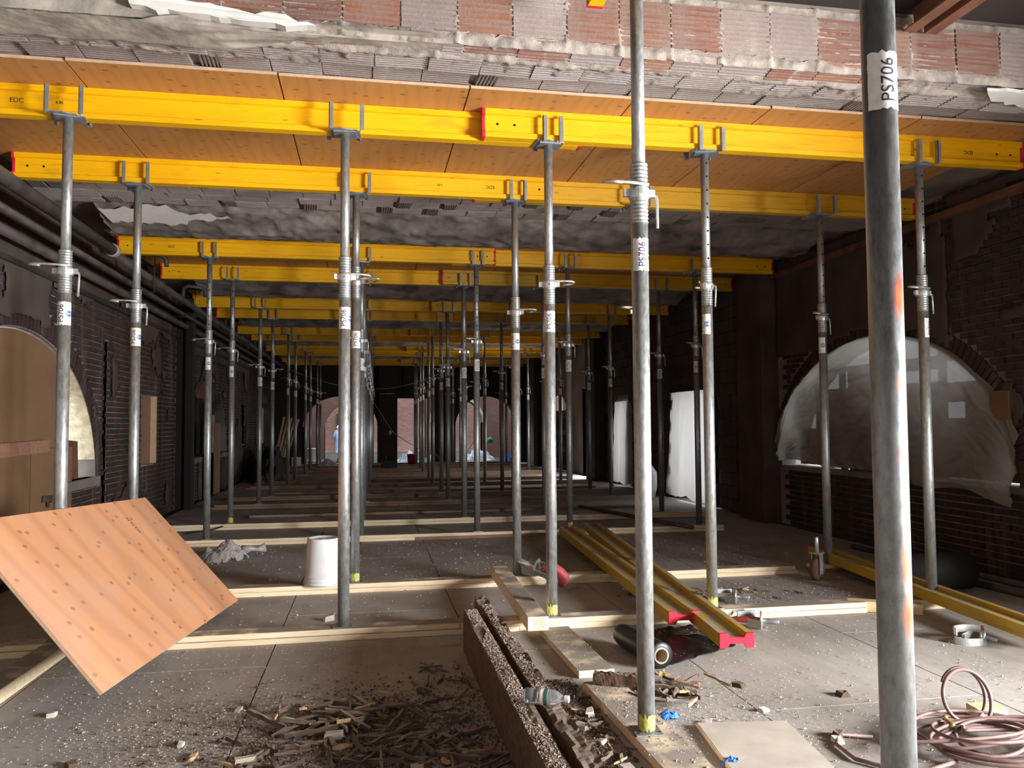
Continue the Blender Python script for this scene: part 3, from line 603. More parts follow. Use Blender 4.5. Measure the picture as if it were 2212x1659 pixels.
def prop(x, y, zb, zt, label, group, ha=0, sa=0, hole=False, pw=.1, hr=0, zc=2.36, detail=2, tubemat=None, prongs=True, lean=0, sticker=2.10, paint=False):
    """zb foot height, zt underside of head, zc collar height (all absolute)"""
    root = empty('steel_prop', (x, y, zb), 0, label, cat_pr, group)
    o = ob('outer_tube', PP['outer_tube'], root); o.scale = (1, 1, (zc-.13-zb)/2.27)
    if tubemat: m2 = PP['outer_tube'].copy(); m2.materials.clear(); m2.materials.append(tubemat); m2.transform(Matrix.Scale((zc-.13-zb)/2.27, 4, (0, 0, 1))); o.data = m2; o.scale = (1, 1, 1)
    ob('thread', PP['thread'], root, (0, 0, zc-.14-zb)); it = ob('inner_tube', PP['inner_tube'], root, (0, 0, zc+.10-zb)); it.scale = (1, 1, (zt-zc-.10)/1.0)
    ob('collar_nut', PP['collar'], root, (0, 0, zc-zb), ha); ob('handle', PP['handle'], root, (0, 0, zc-zb), ha); ob('locking_pin', PP['pin'], root, (0, 0, zc-.01-zb), ha*.5)
    if hole:
        z = zc+.2
        while z < zt-.06:
            q = ob('peg_hole', PP['hole'], root, (.0312*sin(.1), -.0292, z-zb)); z += .1
    ob('base_plate', PP['base'], root, (0, 0, 0), R.uniform(-.2, .2))
    if detail > 0:
        for sx in (-1, 1): ob('bolt_hole', PP['bh'], root, (sx*.047, -.03, .0055))
    st = ob('sticker', PP['sticker'], root, (0, 0, sticker-zb), sa)
    if detail > 0:
        ob('sticker_text', PP['text'], st); ob('round_logo', PP['logo'], st); ob('logo_text', PP['logotext'], st)
    if paint: ob('yellow_paint_band', PP['paint'], root, (0, 0, .045))
    if prongs:
        hd = ob('head_plate', PP['head'], root, (0, 0, zt-.006-zb), hr)
        for sx in (-1, 1):
            for sy in (-1, 1):
                q = ob('prong', PP['prong'], root, (sx*pw, sy*.104, zt-zb-.012)); q.rotation_euler = (0, 0, R.uniform(-.06, .06) if sy < 0 else pi)
    return root
colw = ['leftmost of the row', 'second from left', 'middle of the row', 'second from right', 'rightmost of the row']
base = [(-1.885, -.16, 1.24, 2.41, 4.16), (-1.86, -.11, 1.27, 2.40, 4.22), (-1.84, -.09, 1.31, 2.48, 4.19), (-1.82, -.07, 1.33, 2.49, 4.25), (-1.80, -.06, 1.36, 2.52, 4.31), (-1.76, -.04, 1.37, 2.55, 4.31)]
HA = [[0, pi+.2, pi-.1, -2.2, .1], [.1, 2.6, pi-.2, 0, .3], [-.6, 0, .3, .2, .2], [-.4, 0, .1, .5, 0], [0, 0, 0, 0, .1], [pi, 0, 0, 0, 0]]
SA = [[.35, .4, .3, -1.17, 1.3], [.38, .5, -.45, .2, -1.3], [-.56, .2, .9, .27, -1.3], [-.59, .1, .6, .4, .2]]
HO = {(0, 3), (0, 4), (1, 4), (2, 0), (3, 0), (2, 2), (2, 4), (4, 2), (5, 2), (6, 0), (8, 0)}
PW = [[.1, .1, .058, .085, .08], [.09, .1, .062, .09, .085], [.072, .09, .062, .062, .09]]
for i in range(12):
    xs = base[i] if i < 6 else [b_+.0145*(rowsY[i]-15.35) for b_ in base[5]]
    for k in range(5):
        lab = 'galvanized steel prop under the %s yellow beam line, %s' % ('nearest' if i == 0 else 'farthest' if i == 11 else ordn[i], colw[k])
        prop(xs[k], rowsY[i], .0765, 3.355, lab, 'steel props in rows under the yellow beams', HA[i][k] if i < 6 else R.choice((0, pi, 1, -1)), SA[i][k] if i < 4 else R.uniform(-1, 1),
             (i, k) in HO, PW[i][k] if i < 3 else R.choice((.07, .1, .085)), R.uniform(-.3, .3), (2.36 if i == 0 else 2.38)+R.uniform(-.02, .03) if (i, k) != (1, 1) else 2.60, 1 if i < 6 else 0, None, True, 0, 2.10 if i == 0 else 2.11, (i, k) in ((0, 3), (3, 0), (0, 2), (1, 1), (2, 3)))
p0 = prop(1.205, 3.42, .042, 3.555, 'steel prop in front standing on the pale plank, yellow paint at its foot', None, 0, .52, False, .08, .1, 2.435, 2, None, False, 0, 2.15, True)
p1 = prop(1.18, 1.66, .0, 3.9, 'thick-looking nearest steel prop at right with orange paint marks', None, 2, .45, False, .08, 0, 2.56, 2, MT['galv_orange'], False, 0, 2.185)
for o_ in p1.children:
    if o_.name.startswith('sticker'): o_.scale = (1, 1, .92)
# ------------------------------------------------------------------ timber sleepers under the props
def sleeper(i, y, segs_lo, segs_hi, label, red=()):
    root = empty('timber_sleeper', (0, y, 0), 0, label, 'timber', 'timber sleepers under the rows of props')
    for lvl, segs in ((0, segs_lo), (1, segs_hi)):
        for k, (a, b_) in enumerate(segs):
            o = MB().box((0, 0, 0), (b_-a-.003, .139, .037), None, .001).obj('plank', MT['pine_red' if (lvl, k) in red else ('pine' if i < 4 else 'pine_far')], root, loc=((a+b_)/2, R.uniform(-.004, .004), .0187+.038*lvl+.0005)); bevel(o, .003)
            o.rotation_euler = (0, 0, R.uniform(-.002, .002))
nm = ['nearest', 'second', 'third', 'fourth', 'fifth', 'sixth', 'seventh', 'eighth', 'ninth', 'tenth', 'eleventh', 'farthest']
SL = [([(-2.3, 1.0), (1.0, 3.58)], [(-2.3, .6), (.6, 3.58)]), ([(-2.4, 1.2), (1.2, 3.87)], [(-2.4, 2.0), (2.0, 3.85)]), ([(-2.3, .55), (.55, 2.2), (2.2, 4.5)], [(-2.2, 1.9), (1.9, 4.5)]), ([(-2.6, 1.5), (1.5, 4.9)], [(-2.6, .9), (.9, 4.9)])]
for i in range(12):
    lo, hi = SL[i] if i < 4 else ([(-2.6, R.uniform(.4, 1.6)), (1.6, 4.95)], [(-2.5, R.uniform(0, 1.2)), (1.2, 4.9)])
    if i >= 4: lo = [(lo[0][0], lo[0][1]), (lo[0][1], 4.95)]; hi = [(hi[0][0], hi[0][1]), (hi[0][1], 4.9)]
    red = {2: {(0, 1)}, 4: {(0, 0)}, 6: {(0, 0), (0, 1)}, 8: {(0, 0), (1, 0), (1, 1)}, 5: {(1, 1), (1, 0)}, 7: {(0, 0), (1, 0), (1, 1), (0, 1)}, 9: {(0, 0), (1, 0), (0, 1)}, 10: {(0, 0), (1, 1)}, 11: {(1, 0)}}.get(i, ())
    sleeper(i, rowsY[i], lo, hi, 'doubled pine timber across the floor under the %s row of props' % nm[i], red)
for k, yy in enumerate((12.6, 16.6, 20.7, 24.7)):
    a_, b_ = (-1.9+R.uniform(-.4, .3), 4.4+R.uniform(-.4, .4))
    o = bevel(MB().box((0, 0, .0195), (b_-a_, .14, .038)).obj('loose_plank', MT['pine_red' if k % 2 else 'pine_far'], loc=((a_+b_)/2, yy, .0005)), .003)
    tag(o, 'single flat plank between the %s and the next pair of prop rows' % ['second', 'third', 'fourth', 'fifth'][k], 'plank', 'flat planks between prop rows')
pad = bevel(MB().box((4.16, 5.41, .038), (.5, .14, .074)).obj('timber_pad', MT['pine']), .003); tag(pad, 'short timber pad under the rightmost near prop', 'timber')
pad = bevel(MB().box((0, 0, .018), (.36, .14, .037)).obj('timber_pad', MT['pine'], loc=(4.22, 6.88, .0375)), .003); tag(pad, 'short upper timber pad under the rightmost second row prop', 'timber')
pad = bevel(MB().box((0, 0, .018), (.36, .14, .037)).obj('timber_pad', MT['pine_red'], loc=(4.22, 6.88, .0)), .003); tag(pad, 'short lower timber pad under the rightmost second row prop', 'timber')
# ------------------------------------------------------------------ leaning plywood sheet
A = Vector((-1.207, 4.03, .165)); B_ = Vector((-.973, 6.41, .068)); C_ = Vector((-1.71, 6.66, .837)); D_ = Vector((-1.945, 4.29, .934))
nrm = (B_-A).cross(D_-A).normalized()
root = empty('plywood_sheet', A, 0, 'large orange plywood sheet tilted against the props at left', 'plywood')
mx = Matrix(((B_-A).normalized().to_tuple(), nrm.cross((B_-A).normalized()).to_tuple(), nrm.to_tuple())).transposed().to_4x4(); mx.translation = A
root.matrix_world = mx; inv = mx.inverted()
q = [inv @ p for p in (A, B_, C_, D_)]
def slab(q, z0, z1, nm_, mat): return MB().add([(p.x, p.y, z0) for p in q]+[(p.x, p.y, z1) for p in q], ((3, 2, 1, 0), (4, 5, 6, 7), (0, 1, 5, 4), (1, 2, 6, 5), (2, 3, 7, 6), (3, 0, 4, 7))).obj(nm_, mat, root)
slab(q, -.002, .0, 'face_veneer', MT['ply_sheet']); slab(q, -.016, -.0022, 'core_plies', MT['ply_edge']); slab(q, -.018, -.0162, 'back_veneer', MT['ply_board'])
st = ob('stamped_text', text_mesh('PTS 23 32', .035, MT['stamp']), root, (1.9, .86, .0005), (0, 0, pi/2))
# ------------------------------------------------------------------ loose beams on the floor
def floor_beam(p, q_, z, label, dz=0):
    p, q_ = Vector(p), Vector(q_); L = (q_-p).length
    r_ = beam('formwork_beam', -L/2, L/2, 0, 0, 'yellow_dirty', label, None); d = (q_-p).normalized()
    r_.location = ((p+q_)/2)+Vector((0, 0, 0)); ang = atan2(d.y, d.x); r_.rotation_mode = 'XYZ'
    M_ = Matrix.Translation((p.x/2+q_.x/2, p.y/2+q_.y/2, z+.0435)) @ Matrix.Rotation(ang, 4, 'Z') @ Matrix.Rotation(-math.asin(d.z), 4, 'Y') @ Matrix.Rotation(pi/2, 4, 'X') @ Matrix.Translation((0, 0, -.1))
    r_.matrix_world = M_; return r_
floor_beam((2.02, 4.98, .02), (2.31, 9.2, .02), .085, 'dusty yellow beam on its side, left of the two on the floor, red end')
floor_beam((2.12, 4.43, .0), (2.70, 9.55, .0), .078, 'dusty yellow beam on its side, right of the two on the floor, red end nearest')
floor_beam((3.98, 4.2, .0), (4.36, 7.3, .0), .078, 'dusty yellow beam lying on the floor by the right wall')
o = bevel(MB().box((0, 0, .039), (.5, .1, .075)).obj('timber_offcut', MT['pine_clean'], loc=(3.72, 5.35, 0)), .003); o.rotation_euler = (0, 0, -.5); tag(o, 'pale timber offcut poking out from under the yellow beam at right', 'timber')
for k, (yy, xx) in enumerate(((9.12, 2.5), (4.8, 2.1))):
    pass
# ------------------------------------------------------------------ old rotten timbers and planks
def rough_box(name, p, q_, wd, ht, mat, seed, amp=.012, rough_top=.02, nseg=150, endmat=None, taper=None):
    p, q_ = Vector(p), Vector(q_); d = (q_-p); L = d.length; d.normalize(); s_ = Vector((d.y, -d.x, 0)); n = 14; vs = []
    ring = [(-.5, 0), (-.5, .35), (-.5, .7), (-.5, 1), (-.25, 1), (0, 1), (.25, 1), (.5, 1), (.5, .7), (.5, .35), (.5, 0), (.2, 0), (-.1, 0), (-.3, 0)]
    for i in range(nseg+1):
        c = p+d*(L*i/nseg)
        for a, b_ in ring:
            ii = i*L/nseg; e = amp*(fbm(ii*3, a*3+b_*2, seed)+.6*fbm(ii*14, a*3+b_*4, seed)); e2 = (rough_top*(fbm(ii*4, a*3, seed+5)+.6*fbm(ii*20, a*8, seed+9)) if b_ == 1 else 0)
            vs.append(c+s_*(a*wd+e*(1 if a > 0 else -1))+Vector((0, 0, b_*ht+(e2 if b_ else 0))))
    fs = [(i*n+j, (i+1)*n+j, (i+1)*n+(j+1) % n, i*n+(j+1) % n) for i in range(nseg) for j in range(n)]
    mb = MB(); mb.add(vs, fs); mb.m = 1 if endmat else 0; mb.add(vs[:n], [tuple(range(n))]); mb.add(vs[-n:], [tuple(range(n-1, -1, -1))])
    return mb.obj(name, [mat, endmat] if endmat else mat, None, False)
oa = tag(rough_box('rotten_timber', (.626, 2.55, .0), (.620, 4.98, .0), .082, .248, MT['rotten'], 1, .004, .007, endmat=MT['fresh_chip']), 'dark rotten timber on edge, left of the close pair in the foreground', 'timber')
obm = tag(rough_box('rotten_timber', (.764, 2.55, .0), (.745, 5.42, .0), .080, .222, MT['rotten'], 7, .007, .013, endmat=MT['fresh_chip']), 'dark rotten timber with a split edge, right of the close pair', 'timber')
pts = [(.622+max(-.034, min(.034, R.gauss(0, .02))), R.uniform(2.6, 4.95), .249) for _ in range(7000)]+[(.752+max(-.032, min(.032, R.gauss(0, .02))), R.uniform(3.4, 5.2), .224) for _ in range(3000)]
crumbs('rot_crumbs', [p for p in pts if fbm(p[1]*2.2, p[0]*9, 2) > -.3], MT['crumb_brown'], oa, .002, .005, .7)
nt_ = bevel(MB().box((0, 0, .0445), (.136, 1.9, .089)).obj('new_timber', MT['pine'], loc=(1.085, 5.98, .0785)), .004); nt_.rotation_euler = (0, 0, -.025)
tag(nt_, 'pale square timber laid across the two nearest sleepers', 'timber')
ef = MB()
for r_ in (.034, .026, .018, .01): ef.lathe([(r_, 0), (r_, .001), (r_-.0025, .001), (r_-.0025, 0)], 16, Matrix.Rotation(pi/2, 3, 'X'), (.01, -.9502, .045), False)
ef.obj('growth_rings', MT['fresh_chip'], nt_)
def plank(name, c, d, rz, mat, label, cat='plank', jit=.001):
    o = bevel(MB().box((0, 0, d[2]/2), d, None, jit).obj(name, MT[mat], loc=c), .003); o.rotation_euler = (0, 0, rz); return tag(o, label, cat)
plank('loose_plank', (1.225, 4.78, .001), (.205, .95, .040), .02, 'pine', 'dusty plank on the floor just in front of the pale square timber')
plank('loose_plank', (1.235, 3.32, .001), (.205, 1.62, .0395), .03, 'pine', 'pale plank under the foreground prop with yellow paint')
plank('plywood_offcut', (1.63, 3.03, .003), (.42, .95, .018), -.13, 'dusty_ply', 'dusty rectangular plywood offcut on the floor at bottom right', 'plywood')
MB().box((-.211, 0, .009), (.004, .95, .017)).obj('cut_edge', MT['ply_edge'], [o for o in bpy.data.objects if o.name.startswith('plywood_offcut')][0])
plank('loose_plank', (-1.885, 4.72, .001), (.14, 1.75, .075), -.02, 'pine', 'thick pale timber lying under the tilted plywood sheet at left')
rb = tag(rough_box('rotten_block', (1.16, 4.1, .02), (1.42, 3.98, .02), .07, .075, MT['rotten'], 12, .012, .02, 24), 'charred rotten wood block between the two pale floor planks', 'wood')
# ------------------------------------------------------------------ debris
def chip_me(L, wd, th, mat, seed):
    mb = MB(); n = 5; vs = []
    for i in range(n+1):
        q_ = i/n; ww = wd*(.25+.75*sin(pi*min(.95, max(.06, q_+R.uniform(-.05, .05))))); x_ = (q_-.5)*L
        y0 = R.uniform(-.15, .15)*wd
        vs += [(x_, y0-ww/2, 0), (x_, y0+ww/2, R.uniform(-.1, .1)*th), (x_, y0+ww/2*.8, th*R.uniform(.6, 1.2)), (x_, y0-ww/2*.8, th*R.uniform(.6, 1.2))]
    fs = [(i*4+j, (i+1)*4+j, (i+1)*4+(j+1) % 4, i*4+(j+1) % 4) for i in range(n) for j in range(4)]+[(0, 1, 2, 3), (n*4+3, n*4+2, n*4+1, n*4)]
    return mb.add(vs, fs).mesh('wood_splinter', mat)
chipsD = [chip_me(R.uniform(.08, .24), R.uniform(.012, .035), R.uniform(.008, .02), MT['rot_chip'], k) for k in range(12)]
chipsP = [chip_me(R.uniform(.06, .2), R.uniform(.012, .03), R.uniform(.006, .014), MT['fresh_chip'], k) for k in range(6)]
clusters = [((-.12, 3.92), (.20, .14), 60, 'heap of dark splinters left of the rotten timbers'), ((.08, 3.55), (.26, .2), 52, 'shadowed floor left of the rotten timbers'), ((.30, 3.22), (.2, .25), 30, 'bottom centre of the floor'),
            ((-.42, 3.45), (.25, .2), 22, 'bottom left floor'), ((1.0, 3.35), (.09, .45), 30, 'gap between the rotten timber and the pale plank'), ((1.55, 3.95), (.14, .14), 30, 'rubble heap behind the foreground prop'),
            ((.4, 4.4), (.14, .45), 22, 'strip beside the rotten timbers'), ((2.9, 6.15), (.5, .22), 34, 'strip between the two nearest sleepers at right')]
for ci, ((cx, cy), (sx, sy), n, desc) in enumerate(clusters):
    for k in range(n):
        x_, y_ = R.gauss(cx, sx*.75), R.gauss(cy, sy*.75)
        if .55 < x_ < .84 and y_ < 5.5: continue
        if ci == 4: x_ = min(max(x_, .86), 1.09)
        o = ob('wood_splinter', R.choice(chipsD if R.random() < .88 else chipsP), None, (x_, y_, .003+(R.uniform(0, .045) if ci in (0, 5) else R.uniform(0, .012))), (R.uniform(-.2, .2), R.uniform(-.18, .18), R.uniform(0, 6.28)))
        if ci in (4, 7): o.scale = (.45, .7, .8)
        tag(o, 'splinter of rotten wood in the %s' % desc, 'wood splinter', 'wood splinters in the %s' % desc)
rub = [MB().box((0, 0, .5), (1, 1, 1), None, .22).mesh('rubble_chunk', MT['rubble']) for _ in range(4)]
rubd = MB().box((0, 0, .5), (1, 1, 1), None, .22).mesh('rubble_chunk', MT['rotten'])
spots = [(-.28, 5.9, .05, 0), (-.85, 7.5, .05, 0), (-1.5, 4.25, .045, 0), (-1.55, 3.75, .035, 0), (-1.2, 3.62, .045, 1), (1.93, 4.02, .045, 1), (2.38, 3.78, .05, 1), (1.88, 3.65, .03, 0), (2.05, 3.3, .045, 1), (2.02, 3.25, .05, 0), (1.02, 3.12, .06, 0), (1.0, 3.42, .04, 0), (.96, 3.6, .05, 0), (1.04, 3.75, .05, 0), (1.5, 3.45, .035, 0),
         (-.5, 3.5, .05, 0), (-.95, 3.35, .04, 0), (.2, 3.3, .05, 0), (-.15, 3.7, .05, 0), (2.2, 6.2, .07, 1), (1.3, 3.75, .03, 0), (-.1, 9.5, .05, 1), (2.6, 7.6, .09, 1), (1.55, 3.55, .03, 0), (-.62, 4.15, .03, 0), (2.35, 4.7, .025, 0), (-1.35, 3.45, .03, 1), (-.8, 3.75, .03, 0)]
for k, (x_, y_, s_, dk) in enumerate(spots):
    o = ob('rubble_chunk', rubd if dk else R.choice(rub), None, (x_, y_, .0), (0, 0, R.uniform(0, 6))); o.scale = (s_*R.uniform(.8, 1.5), s_*R.uniform(.6, 1), s_*R.uniform(.4, .7))
    tag(o, '%s chunk of debris on the dusty floor' % ('dark brown' if dk else 'small pale'), 'rubble', 'dark debris chunks' if dk else 'pale debris chunks')
pts = []
for _ in range(60000):
    x_, y_ = R.uniform(-2.6, 3.6), 2.5+2.9*R.random()**1.4
    dens = .12+.5*max(0, fbm(x_*1.3, y_*1.3, 3))+.9*math.exp(-((x_+.15)**2/.5+(y_-3.6)**2/.35))+.6*math.exp(-((x_+.7)**2/.5+(y_-3.6)**2/.3))+.9*math.exp(-((x_-1.5)**2/.22+(y_-3.75)**2/.2))
    if x_ < -1.2: dens *= .8
    if R.random() < dens and not (.6 < x_ < .86): pts.append((x_, y_, .004 if not (1.12 < x_ < 1.34 and y_ < 5.2) else .041))
crumbs('rot_crumbs', [(min(1.09, max(.82, R.gauss(.94, .08))), R.uniform(2.6, 4.3), .004) for _ in range(5000)]+[(R.gauss(.0, .4), R.gauss(3.7, .35), .004) for _ in range(6000)], MT['crumb_shade'], None, .004, .009); tag(bpy.data.objects['rot_crumbs.001'], 'rotten wood crumbs coloured dark for shade around the old timbers', 'wood crumbs')  # rot debris coloured extra dark to paint shade into the timber gap
crumbs('sawdust', pts, MT['crumb'], None, .002, .0055); tag(bpy.data.objects['sawdust'], 'grey crumbs and sawdust strewn over the foreground floor', 'sawdust')
pts = []
for _ in range(9000):
    x_, y_ = R.uniform(-2.5, 4.6), R.uniform(5.5, 9.6)
    if R.random() < .14+.5*max(0, fbm(x_, y_*2, 8)) or (2.3 < x_ < 3.9 and 5.7 < y_ < 6.4 and R.random() < .7): pts.append((x_, y_, .004))
crumbs('sawdust', pts, MT['crumb'], None, .004, .011); tag(bpy.data.objects['sawdust.001'], 'thin scatter of crumbs between the sleepers in the middle of the floor', 'sawdust')
# ------------------------------------------------------------------ objects on the floor
root = empty('bucket', (-.37, 6.87, .077), 0, 'white plastic bucket standing upside down on the second sleeper', 'bucket')
MB().lathe([(.155, 0), (.157, .004), (.157, .018), (.148, .02), (.150, .034), (.154, .036), (.154, .046), (.147, .05), (.148, .064), (.151, .066), (.151, .074), (.144, .078), (.130, .37), (.128, .378), (.118, .38), (.112, .370), (.02, .368), (.015, .372)], 36).obj('body', MT['white_plastic'], root, True)
MB().tube([(.156*cos(a), -.156*sin(a)-.002, .026-.02*sin(a)) for a in [pi*i/14 for i in range(15)]], .0025, 6).obj('wire_handle', MT['bright_steel'], root, True)
def crumple(name, c, sx, sy, h, mat, seed, n=26, amp=.5, rz=0, fq=3.3):
    vs = []; fs = []; m_ = n
    for i in range(n+1):
        for j in range(m_+1):
            u, v = i/n*2-1, j/m_*2-1; rr = min(1, hypot(u, v)); nn = fbm(u*2.1, v*2.1, seed); ridge = 1-abs(fbm(u*fq+1, v*fq, seed+4))*2
            z = max(.0, (1-rr**2.2))*h*(.55+amp*nn+.35*ridge)
            k_ = 1+.25*fbm(u*1.5, v*1.5, seed+7); vs.append((u*sx*k_, v*sy*k_, z+.003*(i+j) % .004))
    for i in range(n):
        for j in range(m_):
            u, v = (i+.5)/n*2-1, (j+.5)/m_*2-1
            if hypot(u, v)*(1+.3*fbm(u*3, v*3, seed+2)) < 1.0: fs.append((i*(m_+1)+j, (i+1)*(m_+1)+j, (i+1)*(m_+1)+j+1, i*(m_+1)+j+1))
    return MB().add(vs, fs).obj(name, mat, None, False, c) if not rz else ob(name, MB().add(vs, fs).mesh(name, mat), None, c, rz)
o = crumple('plastic_bag', (-1.47, 8.78, .002), .28, .2, .20, MT['bag'], 3, 40, .35, 0, 1.6); tag(o, 'crumpled milky plastic bag on the floor beside the bucket row', 'plastic bag')
neck = MB().tube([(.18, 0, .08), (.26, .02, .1), (.32, .03, .085), (.4, .05, .1)], [.06, .03, .022, .05], 8).obj('bag_neck', MT['bag'], o, True)
# hose coil
pts = []; c0 = Vector((2.58, 3.05, .03)); NT = 520
for i in range(NT+1):
    a = i/NT*2*pi*8.3; k_ = i/NT; rx = .25+.06*sin(a*.37+1)+.03*sin(a*1.31); ry = .17+.05*sin(a*.29+2)+.02*sin(a*.83)
    z = .012+.055*abs(sin(a*.21+.6))*(.5+.5*sin(a*.9+k_*9))+.03*k_
    pts.append(c0+Vector((rx*cos(a)+.07*sin(a*.13), ry*sin(a)+.05*cos(a*.17), z-.018)))
pts2 = []
cc = Vector((2.66, 3.30, .14))
for i in range(90):
    a = -pi*.65+i/89*2*pi*1.75; r_ = .122-.018*i/89
    pts2.append(cc+Vector((r_*cos(a)*1.0+.05*i/89, -.06+.10*i/89+r_*.25*sin(a), r_*sin(a))))
hs = MB(); hs.tube(pts, .0078, 8); hs.tube([pts[-1]+Vector((0, 0, 0))]+[pts[-1].lerp(pts2[0], .5)+Vector((0, 0, .01))]+pts2, .0088, 8)
hs.tube([(2.18, 3.24, .012), (2.05, 3.3, .012), (1.98, 3.2, .012), (1.97, 3.05, .012), (2.05, 2.95, .012), (2.2, 2.9, .012), (2.4, 2.95, .02)], .0088, 8)
root = empty('air_hose', (2.5, 3.2, 0), 0, 'mauve air hose in a loose tangled coil at bottom right', 'hose')
h_ = hs.obj('hose', MT['hose'], root, True); h_.location = (-2.5, -3.2, 0)
f_ = MB().lathe([(.012, 0), (.014, .004), (.014, .02), (.010, .022), (.010, .05), (.013, .052), (.013, .062), (.006, .064)], 14, Matrix.Rotation(-1.1, 3, 'X')).obj('hose_fitting', MT['brass'], root, True); f_.location = (.03, -.02, .05)
o = bevel(MB().box((0, 0, .026), (.14, .1, .05)).obj('wood_block', MT['pine_clean'], loc=(2.87, 3.38, .001)), .003); o.rotation_euler = (0, 0, -.15); tag(o, 'small pale yellow wood block beside the coiled hose', 'wood block')
# black roll with sheet
root = empty('plastic_roll', (1.60, 4.62, .075), 0, 'black plastic roll with cardboard core on the floor', 'roll'); d = Vector((.07, -.48, 0)).normalized(); rot = d.to_track_quat('Z', 'Y').to_matrix()
MB().lathe([(.045, 0), (.074, 0), (.075, .004), (.073, .3), (.07, .45), (.06, .5), (.03, .52)], 32, rot @ Matrix.Rotation(pi, 3, 'X'), (.035, -.24, 0), False).obj('film_winding', MT['black_plastic'], root, True)
MB().lathe([(.038, -.006), (.046, -.006), (.046, .45), (.038, .45), (.038, -.006)], 28, rot @ Matrix.Rotation(pi, 3, 'X'), (.035, -.242, 0), False).obj('core', MT['card'], root, True)
def sheet_grid(name, fn, nu, nv, mat, parent=None, th=0):
    vs = [fn(i/nu, j/nv) for i in range(nu+1) for j in range(nv+1)]; fs = [(i*(nv+1)+j, (i+1)*(nv+1)+j, (i+1)*(nv+1)+j+1, i*(nv+1)+j+1) for i in range(nu) for j in range(nv)]
    o = MB().add(vs, fs).obj(name, mat, parent, True)
    if th: m_ = o.modifiers.new('s', 'SOLIDIFY'); m_.thickness = th
    return o
o = sheet_grid('black_sheet', lambda u, v: (1.70+.55*u+.05*sin(v*5), 4.42+.75*v+.25*u*(1-v)+.05*u, .004+.035*max(0, fbm(u*4, v*3, 1)+.15)), 24, 26, MT['black_plastic'], None, .0015); tag(o, 'loose crumpled black plastic sheet unrolled beneath the yellow beams', 'plastic sheet')
# water bottle
root = empty('water_bottle', (.715, 3.24, .281), 0, 'small clear plastic water bottle lying on the rotten timbers', 'bottle')
d = Vector((.18, -.09, 0)).normalized(); rot = d.to_track_quat('Z', 'Y').to_matrix()
MB().lathe([(.004, -.088), (.026, -.092), (.031, -.084), (.032, -.05), (.029, -.046), (.032, -.04), (.0325, .015), (.031, .03), (.024, .052), (.013, .07), (.0125, .084)], 28, rot).obj('bottle_body', MT['bottle'], root, True)
MB().lathe([(.0145, .078), (.0145, .094), (.0135, .096)], 18, rot).obj('cap', MT['white_plastic'], root)
MB().lathe([(.0327, -.02), (.0329, .012)], 28, rot, (0, 0, 0), False).obj('label_band', MT['sticker'], root, True)
MB().lathe([(.0331, -.006), (.0331, .010)], 28, rot, (0, 0, 0), False).obj('green_stripe', plain('dark_green_label', (.05, .12, .10), .5), root, True)
# metal strip and glove
o = MB().prism([(-.012, 0), (.012, 0), (.012, .002), (-.009, .002), (-.009, .012), (-.012, .012)], -.13, .13, 0).obj('metal_strip', MT['metal_strip'], loc=(1.45, 3.80, .035)); o.rotation_euler = (.2, .03, -.35); tag(o, 'thin white metal strip on the rubble behind the foreground prop', 'metal strip')
o = crumple('glove_scrap', (1.40, 3.66, .004), .05, .04, .035, MT['blueglove'], 9, 12); tag(o, 'crumpled blue glove scrap beside the foreground prop', 'glove')
o = crumple('glove_scrap', (1.46, 3.12, .004), .05, .04, .03, MT['blueglove'], 12, 12); tag(o, 'blue scrap in the gap beside the plywood offcut', 'glove')
# clamps: handwheel couplers, adjustable bands
def clamp(name, loc, rz, label, red=False, s_=1):
    root = empty(name, loc, rz, label, 'clamp'); root.scale = (s_,)*3
    MB().lathe([(.02, 0), (.052, .002), (.055, .008), (.052, .014), (.02, .018)], 24, Matrix.Rotation(pi/2, 3, 'Y'), (.0, 0, .055)).obj('round_nut', MT['bright_steel'], root, True)
    MB().lathe([(.016, 0), (.016, .10), (.013, .104)], 16, Matrix.Rotation(pi/2, 3, 'Y'), (.01, 0, .05)).obj('threaded_rod', MT['steel_grey'], root, True)
    MB().tube([(.0, 0, .05), (-.06, .01, .05), (-.14, .03, .045), (-.2, .05, .03)], [.02, .022, .018, .012], 10).obj('body', MT['redpaint'] if red else MT['bright_steel'], root, True)
    MB().box((-.08, .05, .07), (.12, .012, .05), Matrix.Rotation(.5, 3, 'Z')).obj('jaw', MT['steel_grey'], root); MB().box((-.03, -.05, .04), (.09, .01, .05), Matrix.Rotation(-.4, 3, 'Z')).obj('jaw', MT['steel_grey'], root)
    MB().tube([(-.05, .06, .05), (-.1, .09, .09), (-.16, .07, .08), (-.19, .02, .05)], .008, 8).obj('lever', MT['bright_steel'], root, True); return root
clamp('pipe_clamp', (2.60, 5.08, .0), -.5, 'zinc clamp with round nut and red body in front of the nearest sleeper', True, 1.1)
clamp('pipe_clamp', (2.78, 5.83, .0), -.5, 'zinc clamp with round nut between the two nearest sleepers', False, 1.0)
root = empty('prop_clamp', (3.72, 4.5, .0), 0, 'open hinged steel band clamp on the floor in front of the right yellow beam', 'clamp')
